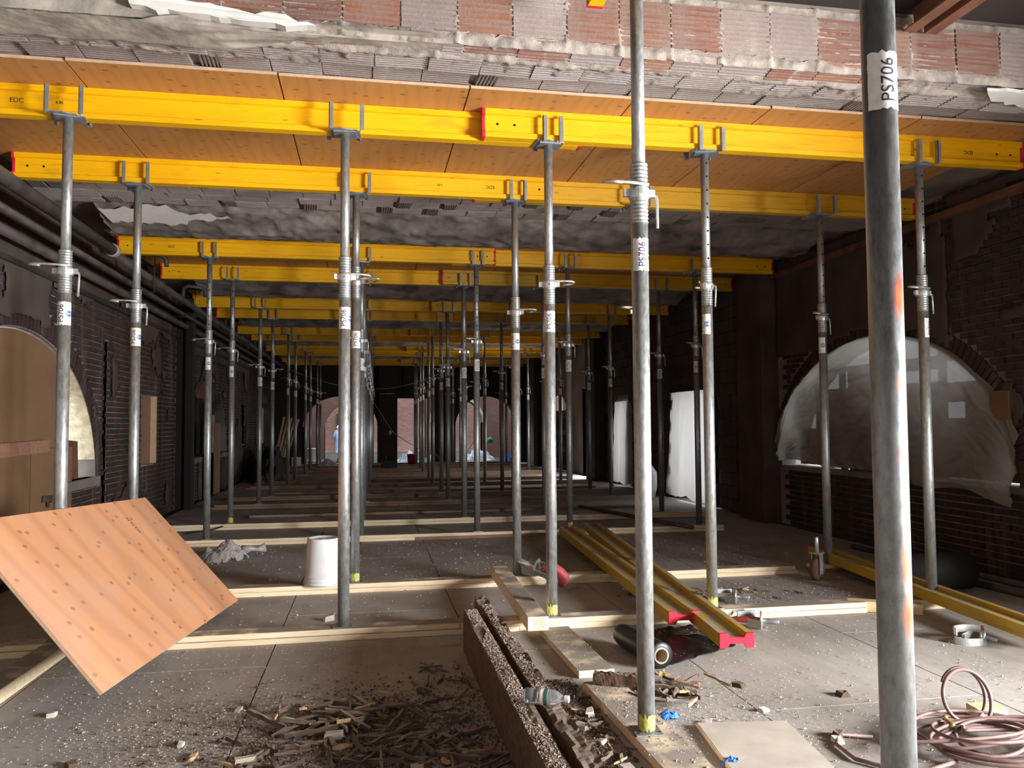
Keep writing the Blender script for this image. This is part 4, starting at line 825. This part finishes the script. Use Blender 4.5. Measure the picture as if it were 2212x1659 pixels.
for k, (r_, z0, z1, a0, a1, mt) in enumerate(((.085, .055, .10, .3, 3.3, 'bright_steel'), (.085, .0, .045, 3.0, 5.6, 'bright_steel'), (.0865, .055, .1, .1, .7, 'redpaint'))):
    n = 16; vs = []
    for i in range(n+1):
        a = a0+(a1-a0)*i/n; vs += [(rr*cos(a)*1.25, rr*sin(a)*.8, z) for rr, z in ((r_, z0), (r_, z1), (r_-.007, z1), (r_-.007, z0))]
    MB().add(vs, [(i*4+j, (i+1)*4+j, (i+1)*4+(j+1) % 4, i*4+(j+1) % 4) for i in range(n) for j in range(4)]+[(0, 1, 2, 3), (n*4+3, n*4+2, n*4+1, n*4)]).obj('band', MT[mt], root, False)
MB().lathe([(.017, 0), (.017, .09), (.014, .093)], 16, Matrix.Rotation(1.9, 3, 'Y') @ Matrix.Rotation(.5, 3, 'X'), (.05, -.03, .06)).obj('threaded_rod', MT['steel_grey'], root, True)
MB().lathe([(.015, 0), (.036, .01), (.038, .02), (.015, .03)], 18, Matrix.Rotation(1.9, 3, 'Y') @ Matrix.Rotation(.5, 3, 'X'), (.045, -.03, .055)).obj('wing_nut', MT['bright_steel'], root, True)
MB().box((-.02, .0, .05), (.12, .018, .03), Matrix.Rotation(.5, 3, 'Z')).obj('jaw', MT['steel_grey'], root)
def caster(loc, e, label, wheelmat, s_=1):
    root = empty('caster_wheel', loc, 0, label, 'caster'); root.rotation_euler = e; root.scale = (s_,)*3
    MB().lathe([(.02, -.024), (.085, -.024), (.098, -.018), (.1, 0), (.098, .018), (.085, .024), (.02, .024)], 28, Matrix.Rotation(pi/2, 3, 'X')).obj('wheel', MT[wheelmat], root, True)
    MB().box((0, .038, .05), (.05, .006, .18)).box((0, -.038, .05), (.05, .006, .18)).box((0, 0, .14), (.09, .09, .012)).obj('fork', MT['steel_grey'], root)
    MB().lathe([(.016, 0), (.016, .13), (.012, .135)], 16, None, (0, 0, .145)).obj('stem', MT['bright_steel'], root, True)
    MB().lathe([(.012, -.045), (.012, .045)], 12, Matrix.Rotation(pi/2, 3, 'X')).obj('axle', MT['bright_steel'], root); return root
caster((3.88, 6.5, .1), (0, 0, .5), 'brown caster wheel standing at the far end of the right yellow beam', 'brownwheel')
_n = Vector((-.61, -.51, -.61)).normalized(); _z = (Vector((-1, 0, -.3))-_n*Vector((-1, 0, -.3)).dot(_n)).normalized(); _x = _n.cross(_z)
caster((1.53, 6.55, .135), Matrix((_x, _n, _z)).transposed().to_euler(), 'red caster wheel tipped over by the third near prop', 'redpaint', 1.25)
MB().lathe([(.112, 0), (.15, 0), (.15, .62), (.112, .62), (.112, 0)], 32, Matrix.Rotation(pi/2, 3, 'Y') @ Matrix.Rotation(.0, 3, 'X'), (4.28, 5.95, .151), False).obj('pipe_roll', MT['black_matte'], None, True)
o = bpy.data.objects['pipe_roll']; tag(o, 'fat black hollow roll on the floor behind the right yellow beam', 'roll')
for k, (a, b_, lab) in enumerate((((4.95, 7.2, .03), (5.15, 4.4, .03), 'dark metal tube on the floor nearest the right wall'), ((5.2, 8.0, .03), (5.42, 4.6, .03), 'dark metal tube on the floor against the right wall'), ((3.9, 9.3, .106), (3.2, 12.0, .106), 'dark tube lying on the floor by the doorway plastic'))):
    o = MB().tube([a, b_], .028, 14).obj('metal_tube', MT['pipe'], None, True); tag(o, lab, 'tube')
# ------------------------------------------------------------------ overhead pipes on the left
def run(name, pts_, r_, mat, label, par=None):
    o = MB().tube(pts_, r_, 12).obj(name, MT[mat], par, True)
    return tag(o, label, 'pipe') if label else o
run('ceiling_pipe', [(-2.75, 3, 3.30), (-2.75, 9.25, 3.30)], .062, 'pipe', 'thick dark pipe along the left ceiling, near run')
o = bpy.data.objects['ceiling_pipe']; cpl = MB().lathe([(.066, 0), (.074, .01), (.074, .09), (.066, .1)], 20, Matrix.Rotation(-pi/2, 3, 'X'), (-2.75, 9.2, 3.30)).obj('pipe_coupling', MT['pipe_light'], o, True)
run('ceiling_pipe', [(-2.75, 9.3, 3.27), (-2.75, 27.9, 3.27)], .045, 'pipe', 'dark pipe along the left ceiling, far run beyond the coupling')
run('ceiling_pipe', [(-2.86, 3, 3.13), (-2.86, 27.9, 3.13)], .030, 'pipe', 'thin dark pipe just below the thick left pipe')
run('ceiling_pipe', [(-2.98, 3, 3.02), (-2.98, 27.9, 3.02)], .045, 'pipe', 'lowest dark pipe along the left wall')
run('ceiling_pipe', [(-3.04, 3, 3.22), (-3.04, 27.9, 3.22)], .04, 'rust', 'rusty pipe closest to the left wall')
for k, y in enumerate((10.2, 12.6, 16.2, 20.2, 24.2)):
    o = MB().tube([(-2.75, y, 3.32), (-2.75, y+.02, 3.45), (-2.70, y+.1, 3.5), (-2.55, y+.2, 3.5), (-2.48, y+.22, 3.46), (-2.47, y+.22, 3.36)], .028, 10).obj('branch_pipe', MT['pipe'], None, True)
    tag(o, 'bent branch pipe off the left ceiling pipe, %s from the front' % ordn[k], 'pipe', 'bent branch pipes on the left')
    o = MB().box((-2.9, y+.5, 3.08), (.5, .03, .006)).tube([(-2.68, y+.5, 3.08), (-2.68, y+.5, ZC)], .006, 6).obj('pipe_hanger', MT['pipe']); tag(o, 'strap hanger under the left pipes, %s from the front' % ordn[k], 'hanger', 'strap hangers under the left pipes')
struct(MB().box((XL+.04, 14, 2.86), (.06, 27, .05)).obj('trim_12', MT['soot']))
struct(MB().box((XR-.06, 7, 3.40), (.08, 7.5, .07)).obj('trim_13', MT['rust']))
# steel channels top right
root = empty('steel_beam', (3.25, 3.2, 3.72), 0, 'rusty brown double steel channel overhead at the top right corner', 'steel beam')
for sx in (-1, 1):
    MB().prism([(sx*.03, 0), (sx*.11, 0), (sx*.11, .01), (sx*.038, .012), (sx*.038, .19), (sx*.11, .19), (sx*.11, .2), (sx*.03, .2)][::sx], -1.3, .98, 1).obj('channel', MT['rust'], root)
# ------------------------------------------------------------------ left wall boards and window frames
def board(name, x, y0, y1, z0, z1, th, mat, par=None, rx=0):
    return bevel(MB().box((0, 0, 0), (th, y1-y0, z1-z0)).obj(name, MT[mat], par, loc=(x, (y0+y1)/2, (z0+z1)/2)), .003)
def archpoly(y0, y1, zs, c, hw, zo, rise):
    n = 20; return [(y1, zs), ]+[(y0+(y1-y0)*i/n, zo+rise*sqrt(max(0, 1-((y0+(y1-y0)*i/n-c)/hw)**2))) for i in range(n, -1, -1)]+[(y0, zs)]
root = struct(empty('window_1', (XL, 8.03, .8)))
def pm(name, poly, x0, x1, mat, par, off=(0, 0, 0)):
    o = MB().prism(poly, x0, x1, 0).obj(name, MT[mat], par); o.location = (-off[0], -off[1], -off[2]); return o
L1 = (XL, 8.03, .8)
pm('cover_board', archpoly(5.96, 9.2, 1.18, 8.025, 2.07, .80, 1.485), XL-.06, XL-.04, 'ply_board', root, L1)
pm('cover_board', [(5.5, .03), (9.28, .03), (9.28, 1.17), (5.5, 1.17)], XL+.005, XL+.025, 'ply_board', root, L1)
pm('batten', [(5.5, 1.09), (8.6, 1.14), (8.6, 1.26), (5.5, 1.22)], XL+.026, XL+.045, 'pine_red', root, L1)
nn = 14; vs = []
for i in range(nn+1):
    y_ = 9.0+1.08*sin(pi/2*i/nn); z_ = .8+1.5*sqrt(max(0, 1-((y_-8.025)/2.075)**2))-.006
    vs += [(.0, y_-8.03-.005, z_-.8), (-TH, y_-8.03-.005, z_-.8)]
MB().add(vs, [(2*i, 2*i+1, 2*i+3, 2*i+2) for i in range(nn)]).obj('arch_reveal', MT['jamb_daylight'], root)  # added liner, its pale cream paints bright daylight onto the jamb
pm('reveal_board', [(9.1, .8), (9.86, .8), (9.72, 1.4), (9.35, 2.08), (9.1, 2.2)], XL-.2, XL-.18, 'pine_red', root, L1)
pm('brown_panel', [(9.5, .8), (9.82, .8), (9.78, 1.22), (9.48, 1.24)], XL-.12, XL-.09, 'rust', root, L1)
pm('sill', [(9.0, .70), (10.12, .70), (10.12, .80), (9.0, .80)], XL-.1, XL+.05, 'mortar', root, L1)
root = struct(empty('window_2', (XL, 16.85, .8))); L2 = (XL, 16.85, .8)
pm('backing_board', archpoly(14.85, 18.85, .8, 16.85, 2.05, .8, 1.5), XL-.30, XL-.28, 'soot', root, L2)
for y0, y1, z0, z1, mt, x0 in ((15.0, 15.35, .8, 1.55, 'pine_red', -.1), (15.5, 15.8, .8, 1.95, 'pine_red', -.1), (17.35, 17.7, .8, 1.85, 'plaster_white', -.12), (17.9, 18.1, .8, 1.6, 'plaster_grey', -.12), (18.3, 18.5, .8, 1.35, 'plaster_grey', -.12)):
    pm('frame_board', [(y0, z0), (y1, z0), (y1, z1), (y0, z1)], XL+x0-.02, XL+x0, mt, root, L2)
pm('head_panel', [(16.1, 1.9), (17.3, 1.9), (17.3, 2.25), (16.1, 2.28)], XL-.1, XL-.06, 'rust', root, L2)
pm('sill', [(14.8, .70), (18.95, .70), (18.95, .79), (14.8, .79)], XL-.1, XL+.05, 'mortar', root, L2)
o = board('ply_strip', XL+.09, 15.95, 16.35, .01, 1.9, .02, 'ply_board'); tag(o, 'tall plywood strip leaning by the second left window', 'plywood')
o = board('ply_strip', XL+.12, 16.75, 17.35, .01, 1.42, .02, 'pine_red'); tag(o, 'shorter reddish board leaning by the second left window', 'board')
for k, y in enumerate((15.1, 15.75, 18.3)): o = board('stud', XL+.05, y, y+.1, .0, .7, .05, 'pipe', None); tag(o, 'dark stud below the second left window sill, %s' % ('leftmost', 'middle one', 'rightmost')[k], 'stud', 'studs below the second left window')
root = struct(empty('window_3', (XL, 12.3, .84)))
o = MB().box((-.04, 0, .49), (.03, .62, .98)).obj('cover_board', MT['pine_red'], root); o = MB().box((.0, .30, .49), (.1, .05, .98)).obj('side_batten', MT['ply_edge'], root)
root = struct(empty('window_4', (XL, 25.3, .8)))
for y0, y1, z1 in ((23.6, 24.0, 1.6), (24.8, 25.3, 2.1), (25.9, 26.1, 1.9)): MB().box((-.12, (y0+y1)/2-25.3, (z1-.8)/2), (.03, y1-y0, z1-.8)).obj('frame_board', MT['plaster_grey' if y0 < 24.5 else 'plaster_white'], root)
pm('backing_board', archpoly(23.45, 27.15, .8, 25.3, 1.9, .8, 1.5), XL-.30, XL-.28, 'soot', root, (XL, 25.3, .8))
root = struct(empty('window_5', (XL, 21.15, .9))); MB().box((-.1, 0, .5), (.03, .5, 1.0)).obj('cover_board', MT['plaster_dark'], root)
struct(MB().box((XL-.3, 10.38, 1.2), (.04, .3, 2.5)).obj('trim_14', MT['soot']))
# tarp mound with lumber
o = crumple('black_tarp', (-2.5, 21.8, .002), .46, 2.2, 1.0, MT['black_matte'], 5, 22, .25); tag(o, 'dark tarp mound against the far left wall', 'tarp')
for k in range(5):
    o = MB().box((0, 0, 0), (.05, .1, 1.55)).obj('leaning_lumber', MT['pine_clean'] if k % 2 else MT['ply_edge'], loc=(-2.55+.07*k, 23.9+.18*k, .86)); o.rotation_euler = (.22+.05*k, .22+.03*k, 0)
    tag(o, 'orange-brown stick of lumber leaning on the dark tarp', 'lumber', 'sticks of lumber leaning on the tarp')
# ------------------------------------------------------------------ right wall openings and plastic
root = struct(empty('window_6', (XR, 8.15, .8))); L6 = (XR, 8.15, .8)
for k, (y0, y1, z0, z1) in enumerate(((6.2, 6.98, .82, 1.78), (6.98, 7.22, .82, 1.42), (6.98, 7.22, 1.58, 1.78), (7.24, 8.12, .8, 1.80), (7.24, 8.12, 1.93, 2.04), (8.1, 8.93, .8, 2.06), (8.93, 9.66, .82, 1.80), (9.69, 10.06, .82, 1.3))):
    pm('cover_board', [(y0, z0), (y1, z0), (y1, z1), (y0, z1)], XR+.20, XR+.22, 'ply_board', root, L6)
pm('frame_rail', [(6.2, 2.0), (10.0, 2.0), (10.0, 2.06), (6.2, 2.06)], XR+.14, XR+.19, 'pipe', root, L6)
pm('frame_mullion', [(8.95, .8), (9.02, .8), (9.02, 2.1), (8.95, 2.1)], XR+.14, XR+.19, 'pipe', root, L6)
pm('frame_mullion', [(7.2, .8), (7.27, .8), (7.27, 2.1), (7.2, 2.1)], XR+.14, XR+.19, 'pipe', root, L6)
def big(u, v):
    y = 10.22-4.15*u; c, hw = 8.12, 2.14; top = .82+1.53*sqrt(max(0, 1-((y-c)/hw)**2))*(1 if y > 7 else 1.0)
    bot = .86-(.10*max(0, min(1, (u-.35)/.3)))+.03*sin(u*15)-(.14*max(0, (u-.86)/.14)); z = bot+(max(top, bot+.02)-bot)*v
    bulge = .05+.10*sin(pi*u)*sin(pi*v)**.7+.09*max(0, (u-.7)/.3)*(1-v)
    return (min(XR-.035, XR-bulge-.06*fbm(u*6, v*2.5, 1)-.035*abs(fbm(u*14+v*5, v*3, 4))-.02*abs(fbm(u*5+v*9, v*16-u*9, 14))-.006*fbm(u*50, v*30, 2)), y, z+.02*fbm(u*9, v*2, 8))
o = sheet_grid('plastic_sheet', big, 150, 70, MT['film_dull']); tag(o, 'large white plastic sheet hung over the arched window at right', 'plastic sheet')
def door_sheet(y0, y1, zt, x, seed, flare=.0):
    def f(u, v):
        w_ = 1+flare*(1-v)**2; y = (y0+y1)/2+(u-.5)*(y1-y0)*w_+.1*flare*(1-v)
        return (x-.05-.10*(1-v)*abs(sin(u*4))-.03*fbm(u*5, v*2.2, seed)-.014*abs(fbm(u*18, v*3, seed+2)), y, .1+(zt-.1)*v-.06*abs(sin(u*6))*(1-v))
    return f
o = sheet_grid('plastic_sheet', door_sheet(12.35, 14.12, 1.95, XR, 4, .16), 50, 50, MT['film']); tag(o, 'white plastic sheet hanging in the doorway of the block wall', 'plastic sheet')
o = sheet_grid('plastic_sheet', door_sheet(16.4, 17.6, 1.86, XR, 8, .06), 40, 40, MT['film']); tag(o, 'narrower milky plastic sheet hanging left of the doorway', 'plastic sheet')
root = struct(empty('door_1', (XR, 13.22, 0))); 
MB().box((-.01, 0, 1.965), (.12, 1.95, .06)).box((-.01, -.95, .98), (.12, .05, 1.95)).box((-.01, .95, .98), (.12, .05, 1.95)).obj('door_frame', MT['black_steel'], root)
area('daylight_block_doorway', (6.6, 13.2, 1.0), (-1, 0, -.1), 1.7, 1.8, 8, (.97, .98, 1)); area('daylight_second_doorway', (6.6, 17.2, 1.0), (-1, 0, -.1),   .8, 1.7, 5, (.97, .98, 1))
o = MB().tube([(5.15, 14.25, .0), (5.12, 14.2, .2), (5.1, 14.1, .45), (5.0, 14.0, .62)], [.10, .15, .13, .08], 12).obj('plastic_bundle', MT['white_plastic'], None, True); tag(o, 'upright twisted bundle of white plastic by the doorway', 'plastic bundle')
o = bevel(MB().box((XR-.04, 6.25, 1.53), (.05, .22, .26)).obj('wall_box', MT['ply_board'])); tag(o, 'tan box on the right wall at the edge of the arched window', 'box')
root = struct(empty('door_2', (XR, 23.3, 0)))
for k, y in enumerate((-.55, .35)):
    d_ = MB().box((.05, y, .875), (.05, .85, 1.75)).obj('door_leaf', MT['door_grey'], root)
    for z in (.35, .85, 1.35):
        for dy in (-.2, .2): MB().box((.02, y+dy, z), (.02, .26, .36)).obj('panel', MT['black_steel'], d_)
for k, y in enumerate((-.5, 0, .5)): MB().box((.05, y, 1.97), (.05, .04, .45)).obj('transom_bar', MT['rust'], root)
# ------------------------------------------------------------------ beyond the far wall
struct(MB().box((1.2, 42.25, 1.5), (16, .5, 9)).obj('wall_courtyard', MT['farbrick'])); struct(MB().box((1.2, 34.5, -.38), (18, 13, .2)).obj('floor_courtyard', MT['floor']))
def arch_wall(name, ops, y, x0, x1, z1, mat): return wall(name, ops, x0, x1, z1, lambda a, z, d: (a, y+.5*d, z-.28), mat)
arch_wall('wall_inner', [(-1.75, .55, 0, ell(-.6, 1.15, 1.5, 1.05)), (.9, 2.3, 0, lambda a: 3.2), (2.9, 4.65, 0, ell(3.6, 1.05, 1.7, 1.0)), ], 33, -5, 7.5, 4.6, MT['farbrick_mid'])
struct(MB().box((-4.8, 34, 1.5), (.4, 16, 5)).box((7.2, 34, 1.5), (.4, 16, 5)).obj('wall_courtyard_side', MT['farbrick']))
struct(MB().box((-1.25, 41.95, .8), (.75, .1, 2.2)).obj('door_3', MT['soot']))
n_ = 20; vs = []
for i in range(n_+1):
    a = pi*i/n_
    for rr in (1.06, 1.16):
        for d_ in (-.06, .0): vs.append((3.6-rr*cos(a), 33+d_, 1.42+.97*rr*sin(a)))
o = MB().add(vs, [(i*4+a, (i+1)*4+a, (i+1)*4+b_, i*4+b_) for i in range(n_) for a, b_ in ((0, 2), (2, 3), (3, 1), (1, 0))]).obj('trim_15', MT['plaster_grey']); struct(o)
# person in coverall
def person(loc, h):
    root = empty('person', loc, 0, 'person in pale blue hooded coverall seen from behind beyond the far left arch', 'person'); s_ = h/1.75
    J = {'p': (0, 0, .95), 'c': (0, 0, 1.22), 's': (0, 0, 1.42), 'n': (0, 0, 1.5), 'h': (0, .02, 1.6), 't': (0, .01, 1.72), 'ls': (-.17, 0, 1.40), 'le': (-.26, .02, 1.13), 'lw': (-.20, .16, .95), 'rs': (.17, 0, 1.40), 're': (.25, .03, 1.14), 'rw': (.18, .2, 1.0),
         'lh': (-.10, 0, .9), 'lk': (-.12, .01, .5), 'la': (-.12, -.02, .09), 'lt': (-.13, .13, .04), 'rh': (.10, 0, .9), 'rk': (.11, .05, .5), 'ra': (.12, -.02, .09), 'rt': (.13, .13, .04)}
    rad = {'p': .15, 'c': .15, 's': .14, 'n': .065, 'h': .105, 't': .07, 'ls': .085, 'le': .06, 'lw': .04, 'rs': .085, 're': .06, 'rw': .04, 'lh': .11, 'lk': .08, 'la': .06, 'lt': .045, 'rh': .11, 'rk': .08, 'ra': .06, 'rt': .045}
    E_ = [('p', 'c'), ('c', 's'), ('s', 'n'), ('n', 'h'), ('h', 't'), ('s', 'ls'), ('ls', 'le'), ('le', 'lw'), ('s', 'rs'), ('rs', 're'), ('re', 'rw'), ('p', 'lh'), ('lh', 'lk'), ('lk', 'la'), ('la', 'lt'), ('p', 'rh'), ('rh', 'rk'), ('rk', 'ra'), ('ra', 'rt')]
    ks = list(J); me = bpy.data.meshes.new('body'); me.from_pydata([tuple(c*s_ for c in J[k]) for k in ks], [(ks.index(a), ks.index(b_)) for a, b_ in E_], [])
    me.materials.append(MT['suit']); o = ob('body', me, root); m_ = o.modifiers.new('skin', 'SKIN')
    for i, k in enumerate(ks): me.skin_vertices[0].data[i].radius = (rad[k]*s_, rad[k]*s_); me.skin_vertices[0].data[i].use_root = (k == 'p')
    m2 = o.modifiers.new('sub', 'SUBSURF'); m2.levels = m2.render_levels = 1
    for sx in (-1, 1):
        hb = MB(); hb.tube([(sx*.19*s_, .17*s_, .97*s_), (sx*.18*s_, .22*s_, .95*s_), (sx*.17*s_, .25*s_, .92*s_)], [.03, .035, .02], 8)
        for f in range(5): hb.tube([(sx*.17*s_+(f-2)*.014, .24*s_, .93*s_), (sx*.165*s_+(f-2)*.016, .29*s_, .90*s_-abs(f-2)*.004)], [.009, .007], 6)
        hb.obj('glove', MT['blueglove'], root, True)
        MB().tube([(sx*.125*s_, -.05*s_, .035), (sx*.125*s_, .04, .04), (sx*.13*s_, .15*s_, .03)], [.045, .05, .035], 8).obj('boot', MT['black_matte'], root, True)
    MB().lathe([(.02, .0), (.10, .02), (.125, .08), (.125, .15), (.09, .22), (.02, .25)], 14, None, (0, .0, 1.48*s_)).obj('hood', MT['tarp_white'], root, True)
    return root
person((-1.42, 40, -.28), 1.62)
# heaps and clutter at the far end
o = crumple('tarp_heap', (4.1, 30.4, -.27), .8, .5, .75, MT['tarp_white'], 11, 24, .5); tag(o, 'heap of crumpled white plastic outside the right arch', 'tarp')
o = crumple('tarp_heap', (5.25, 29.6, -.27), .4, .35, .6, MT['tarp_blue'], 13, 20, .6); tag(o, 'crumpled blue tarp outside the right arch', 'tarp')
o = crumple('tarp_heap', (1.45, 30.2, -.27), .55, .45, .62, MT['tarp_white'], 17, 20, .6); tag(o, 'heap of white scraps outside the middle opening', 'tarp')
o = crumple('tarp_heap', (2.45, 30.1, -.27), .3, .35, .7, MT['tarp_white'], 19, 18, .6); tag(o, 'pale scrap heap at the right side of the middle opening', 'tarp')
o = crumple('plastic_bag', (-1.3, 26.6, .002), .33, .25, .30, MT['bag'], 21, 24, .3, 0, 1.5); tag(o, 'clear plastic bag on the floor in front of the far left arch', 'plastic bag')
def bucket(loc, mat, label, r_=.15, h=.37, lid=True):
    root = empty('bucket', loc, 0, label, 'bucket'); MB().lathe([(r_*.85, 0), (r_, h*.9), (r_*1.05, h*.9), (r_*1.05, h)], 24).obj('body', MT[mat], root, True)
    MB().lathe([(r_*1.0, h), (r_*1.06, h+.004), (r_*1.0, h+.012)], 24).obj('lid', MT[mat], root); return root
bucket((1.42, 26.6, .0), 'bucket_red', 'red plastic bucket near the far middle opening', .17, .38)
bucket((-1.93, 28.6, -.27), 'white_plastic', 'white bucket at the foot of the far left arch, lower of the pair', .16, .4); bucket((-1.93, 28.6, .142), 'white_plastic', 'white bucket stacked on another at the far left arch', .16, .4)
root = empty('tool_box', (.63, 25.3, .001), 0, 'black tool box on the floor near the far middle pier', 'box')
bevel(MB().box((0, 0, .1), (.5, .28, .2)).obj('case', MT['black_box'], root), .01); MB().tube([(-.1, 0, .2), (-.08, 0, .25), (.08, 0, .25), (.1, 0, .2)], .01, 6).obj('handle', MT['black_box'], root); bevel(MB().box((-.1, 0, .3), (.05, .05, .18)).obj('spout', MT['black_box'], root))
o = plank('panel_board', (-1.05, 29.5, -.25), (.4, .03, .9), .2, 'plaster_dark', 'grey board leaning outside the far left arch', 'board'); o.rotation_euler = (.5, .35, .1)
o = plank('sawhorse_block', (-2.35, 27.3, .001), (.3, .25, .3), .1, 'white_plastic', 'small white box on the floor by the far left arch', 'box')
for k, (x_, y_, r_) in enumerate(((4.6, 25.9, .4), (4.9, 25.7, -.3), (4.75, 26.3, .9))):
    o = plank('scrap_panel', (x_, y_, .02), (.5, .18, .03), r_, 'plaster_grey' if k == 0 else 'pipe', 'scrap panel on the floor near the far right corner, %s' % ('pale and tilted up', 'dark and flat', 'dark, behind the others')[k], 'scrap'); o.rotation_euler = (0, -.6 if k == 0 else .05, r_)
o = MB().lathe([(.0, -.12), (.09, -.08), (.12, 0), (.09, .09), (0, .12)], 14).obj('green_marker', MT['green'], None, True, (4.45, 29.5, .75)); tag(o, 'small green ball hanging in the far right arch', 'marker')
# festoon cable with guarded bulbs
def sag(a, b_, s_, n=14):
    a, b_ = Vector(a), Vector(b_); return [a.lerp(b_, i/n)+Vector((0, 0, -s_*4*(i/n)*(1-i/n))) for i in range(n+1)]
cabs = [('cable strung from the left pipes to the second column of props', sag((-2.2, 23.5, 2.95), (-.25, 24, 2.42), .08)), ('cable drooping across the far room between the columns of props', sag((-.25, 24, 2.45), (1.6, 24.0, 2.7), .12)+sag((1.6, 24, 2.7), (3.1, 24.2, 3.32), .02)[1:]),
        ('cable slanting down to the floor beside the toolbox', sag((-.3, 24, 2.75), (.7, 24, 1.15), .02)+sag((.7, 24, 1.15), (2.0, 24, .45), .08)[1:]+sag((2.0, 24, .45), (2.35, 24, .2), .05)[1:]), ('cable looping up from the floor to a far prop', sag((2.4, 24.2, .012), (3.2, 24.2, .9), .10)), ('cable hanging from the beams near the far right arch', sag((3.1, 26, 3.2), (2.9, 26, 1.9), .02))]
for lab, pth in cabs:
    o = MB().tube(pth, .009, 6).obj('festoon_cable', MT['cord'], None, True); tag(o, lab[0].upper()*0+'thin '+lab, 'cable')
for k, p in enumerate(((.62, 23.95, 1.13), (2.48, 24, 2.88))):
    root = empty('bulb_guard', p, 0, 'yellow caged work bulb on the %s cable' % ('slanting', 'upper drooping')[k], 'lamp')
    for a in range(4): MB().tube([(0, 0, .06), (.06*cos(a*pi/4), .06*sin(a*pi/4), .0), (0, 0, -.08), (-.06*cos(a*pi/4), -.06*sin(a*pi/4), 0), (0, 0, .06)], .005, 5).obj('cage_wire', MT['bulb'], root)
    MB().lathe([(.01, .07), (.02, .06), (.02, .03), (.03, 0), (.02, -.04), (0, -.05)], 12).obj('bulb', MT['bulb'], root, True)
o = MB().box((0, 0, 0), (.5, .12, .03)).obj('light_fixture', MT['plaster_grey'], loc=(.62, 27.7, 2.42)); tag(o, 'pale fixture above the far middle opening', 'fixture')
o = MB().tube([(-2.3, 10.9, .01), (-2.0, 11.0, .03), (-1.9, 11.2, .05), (-2.1, 11.35, .03), (-2.5, 11.6, .01), (-2.9, 12.2, .01)], .01, 6).obj('floor_cable', MT['black_matte'], None, True); tag(o, 'thin dark cable lying on the floor by the left sleepers', 'cable')
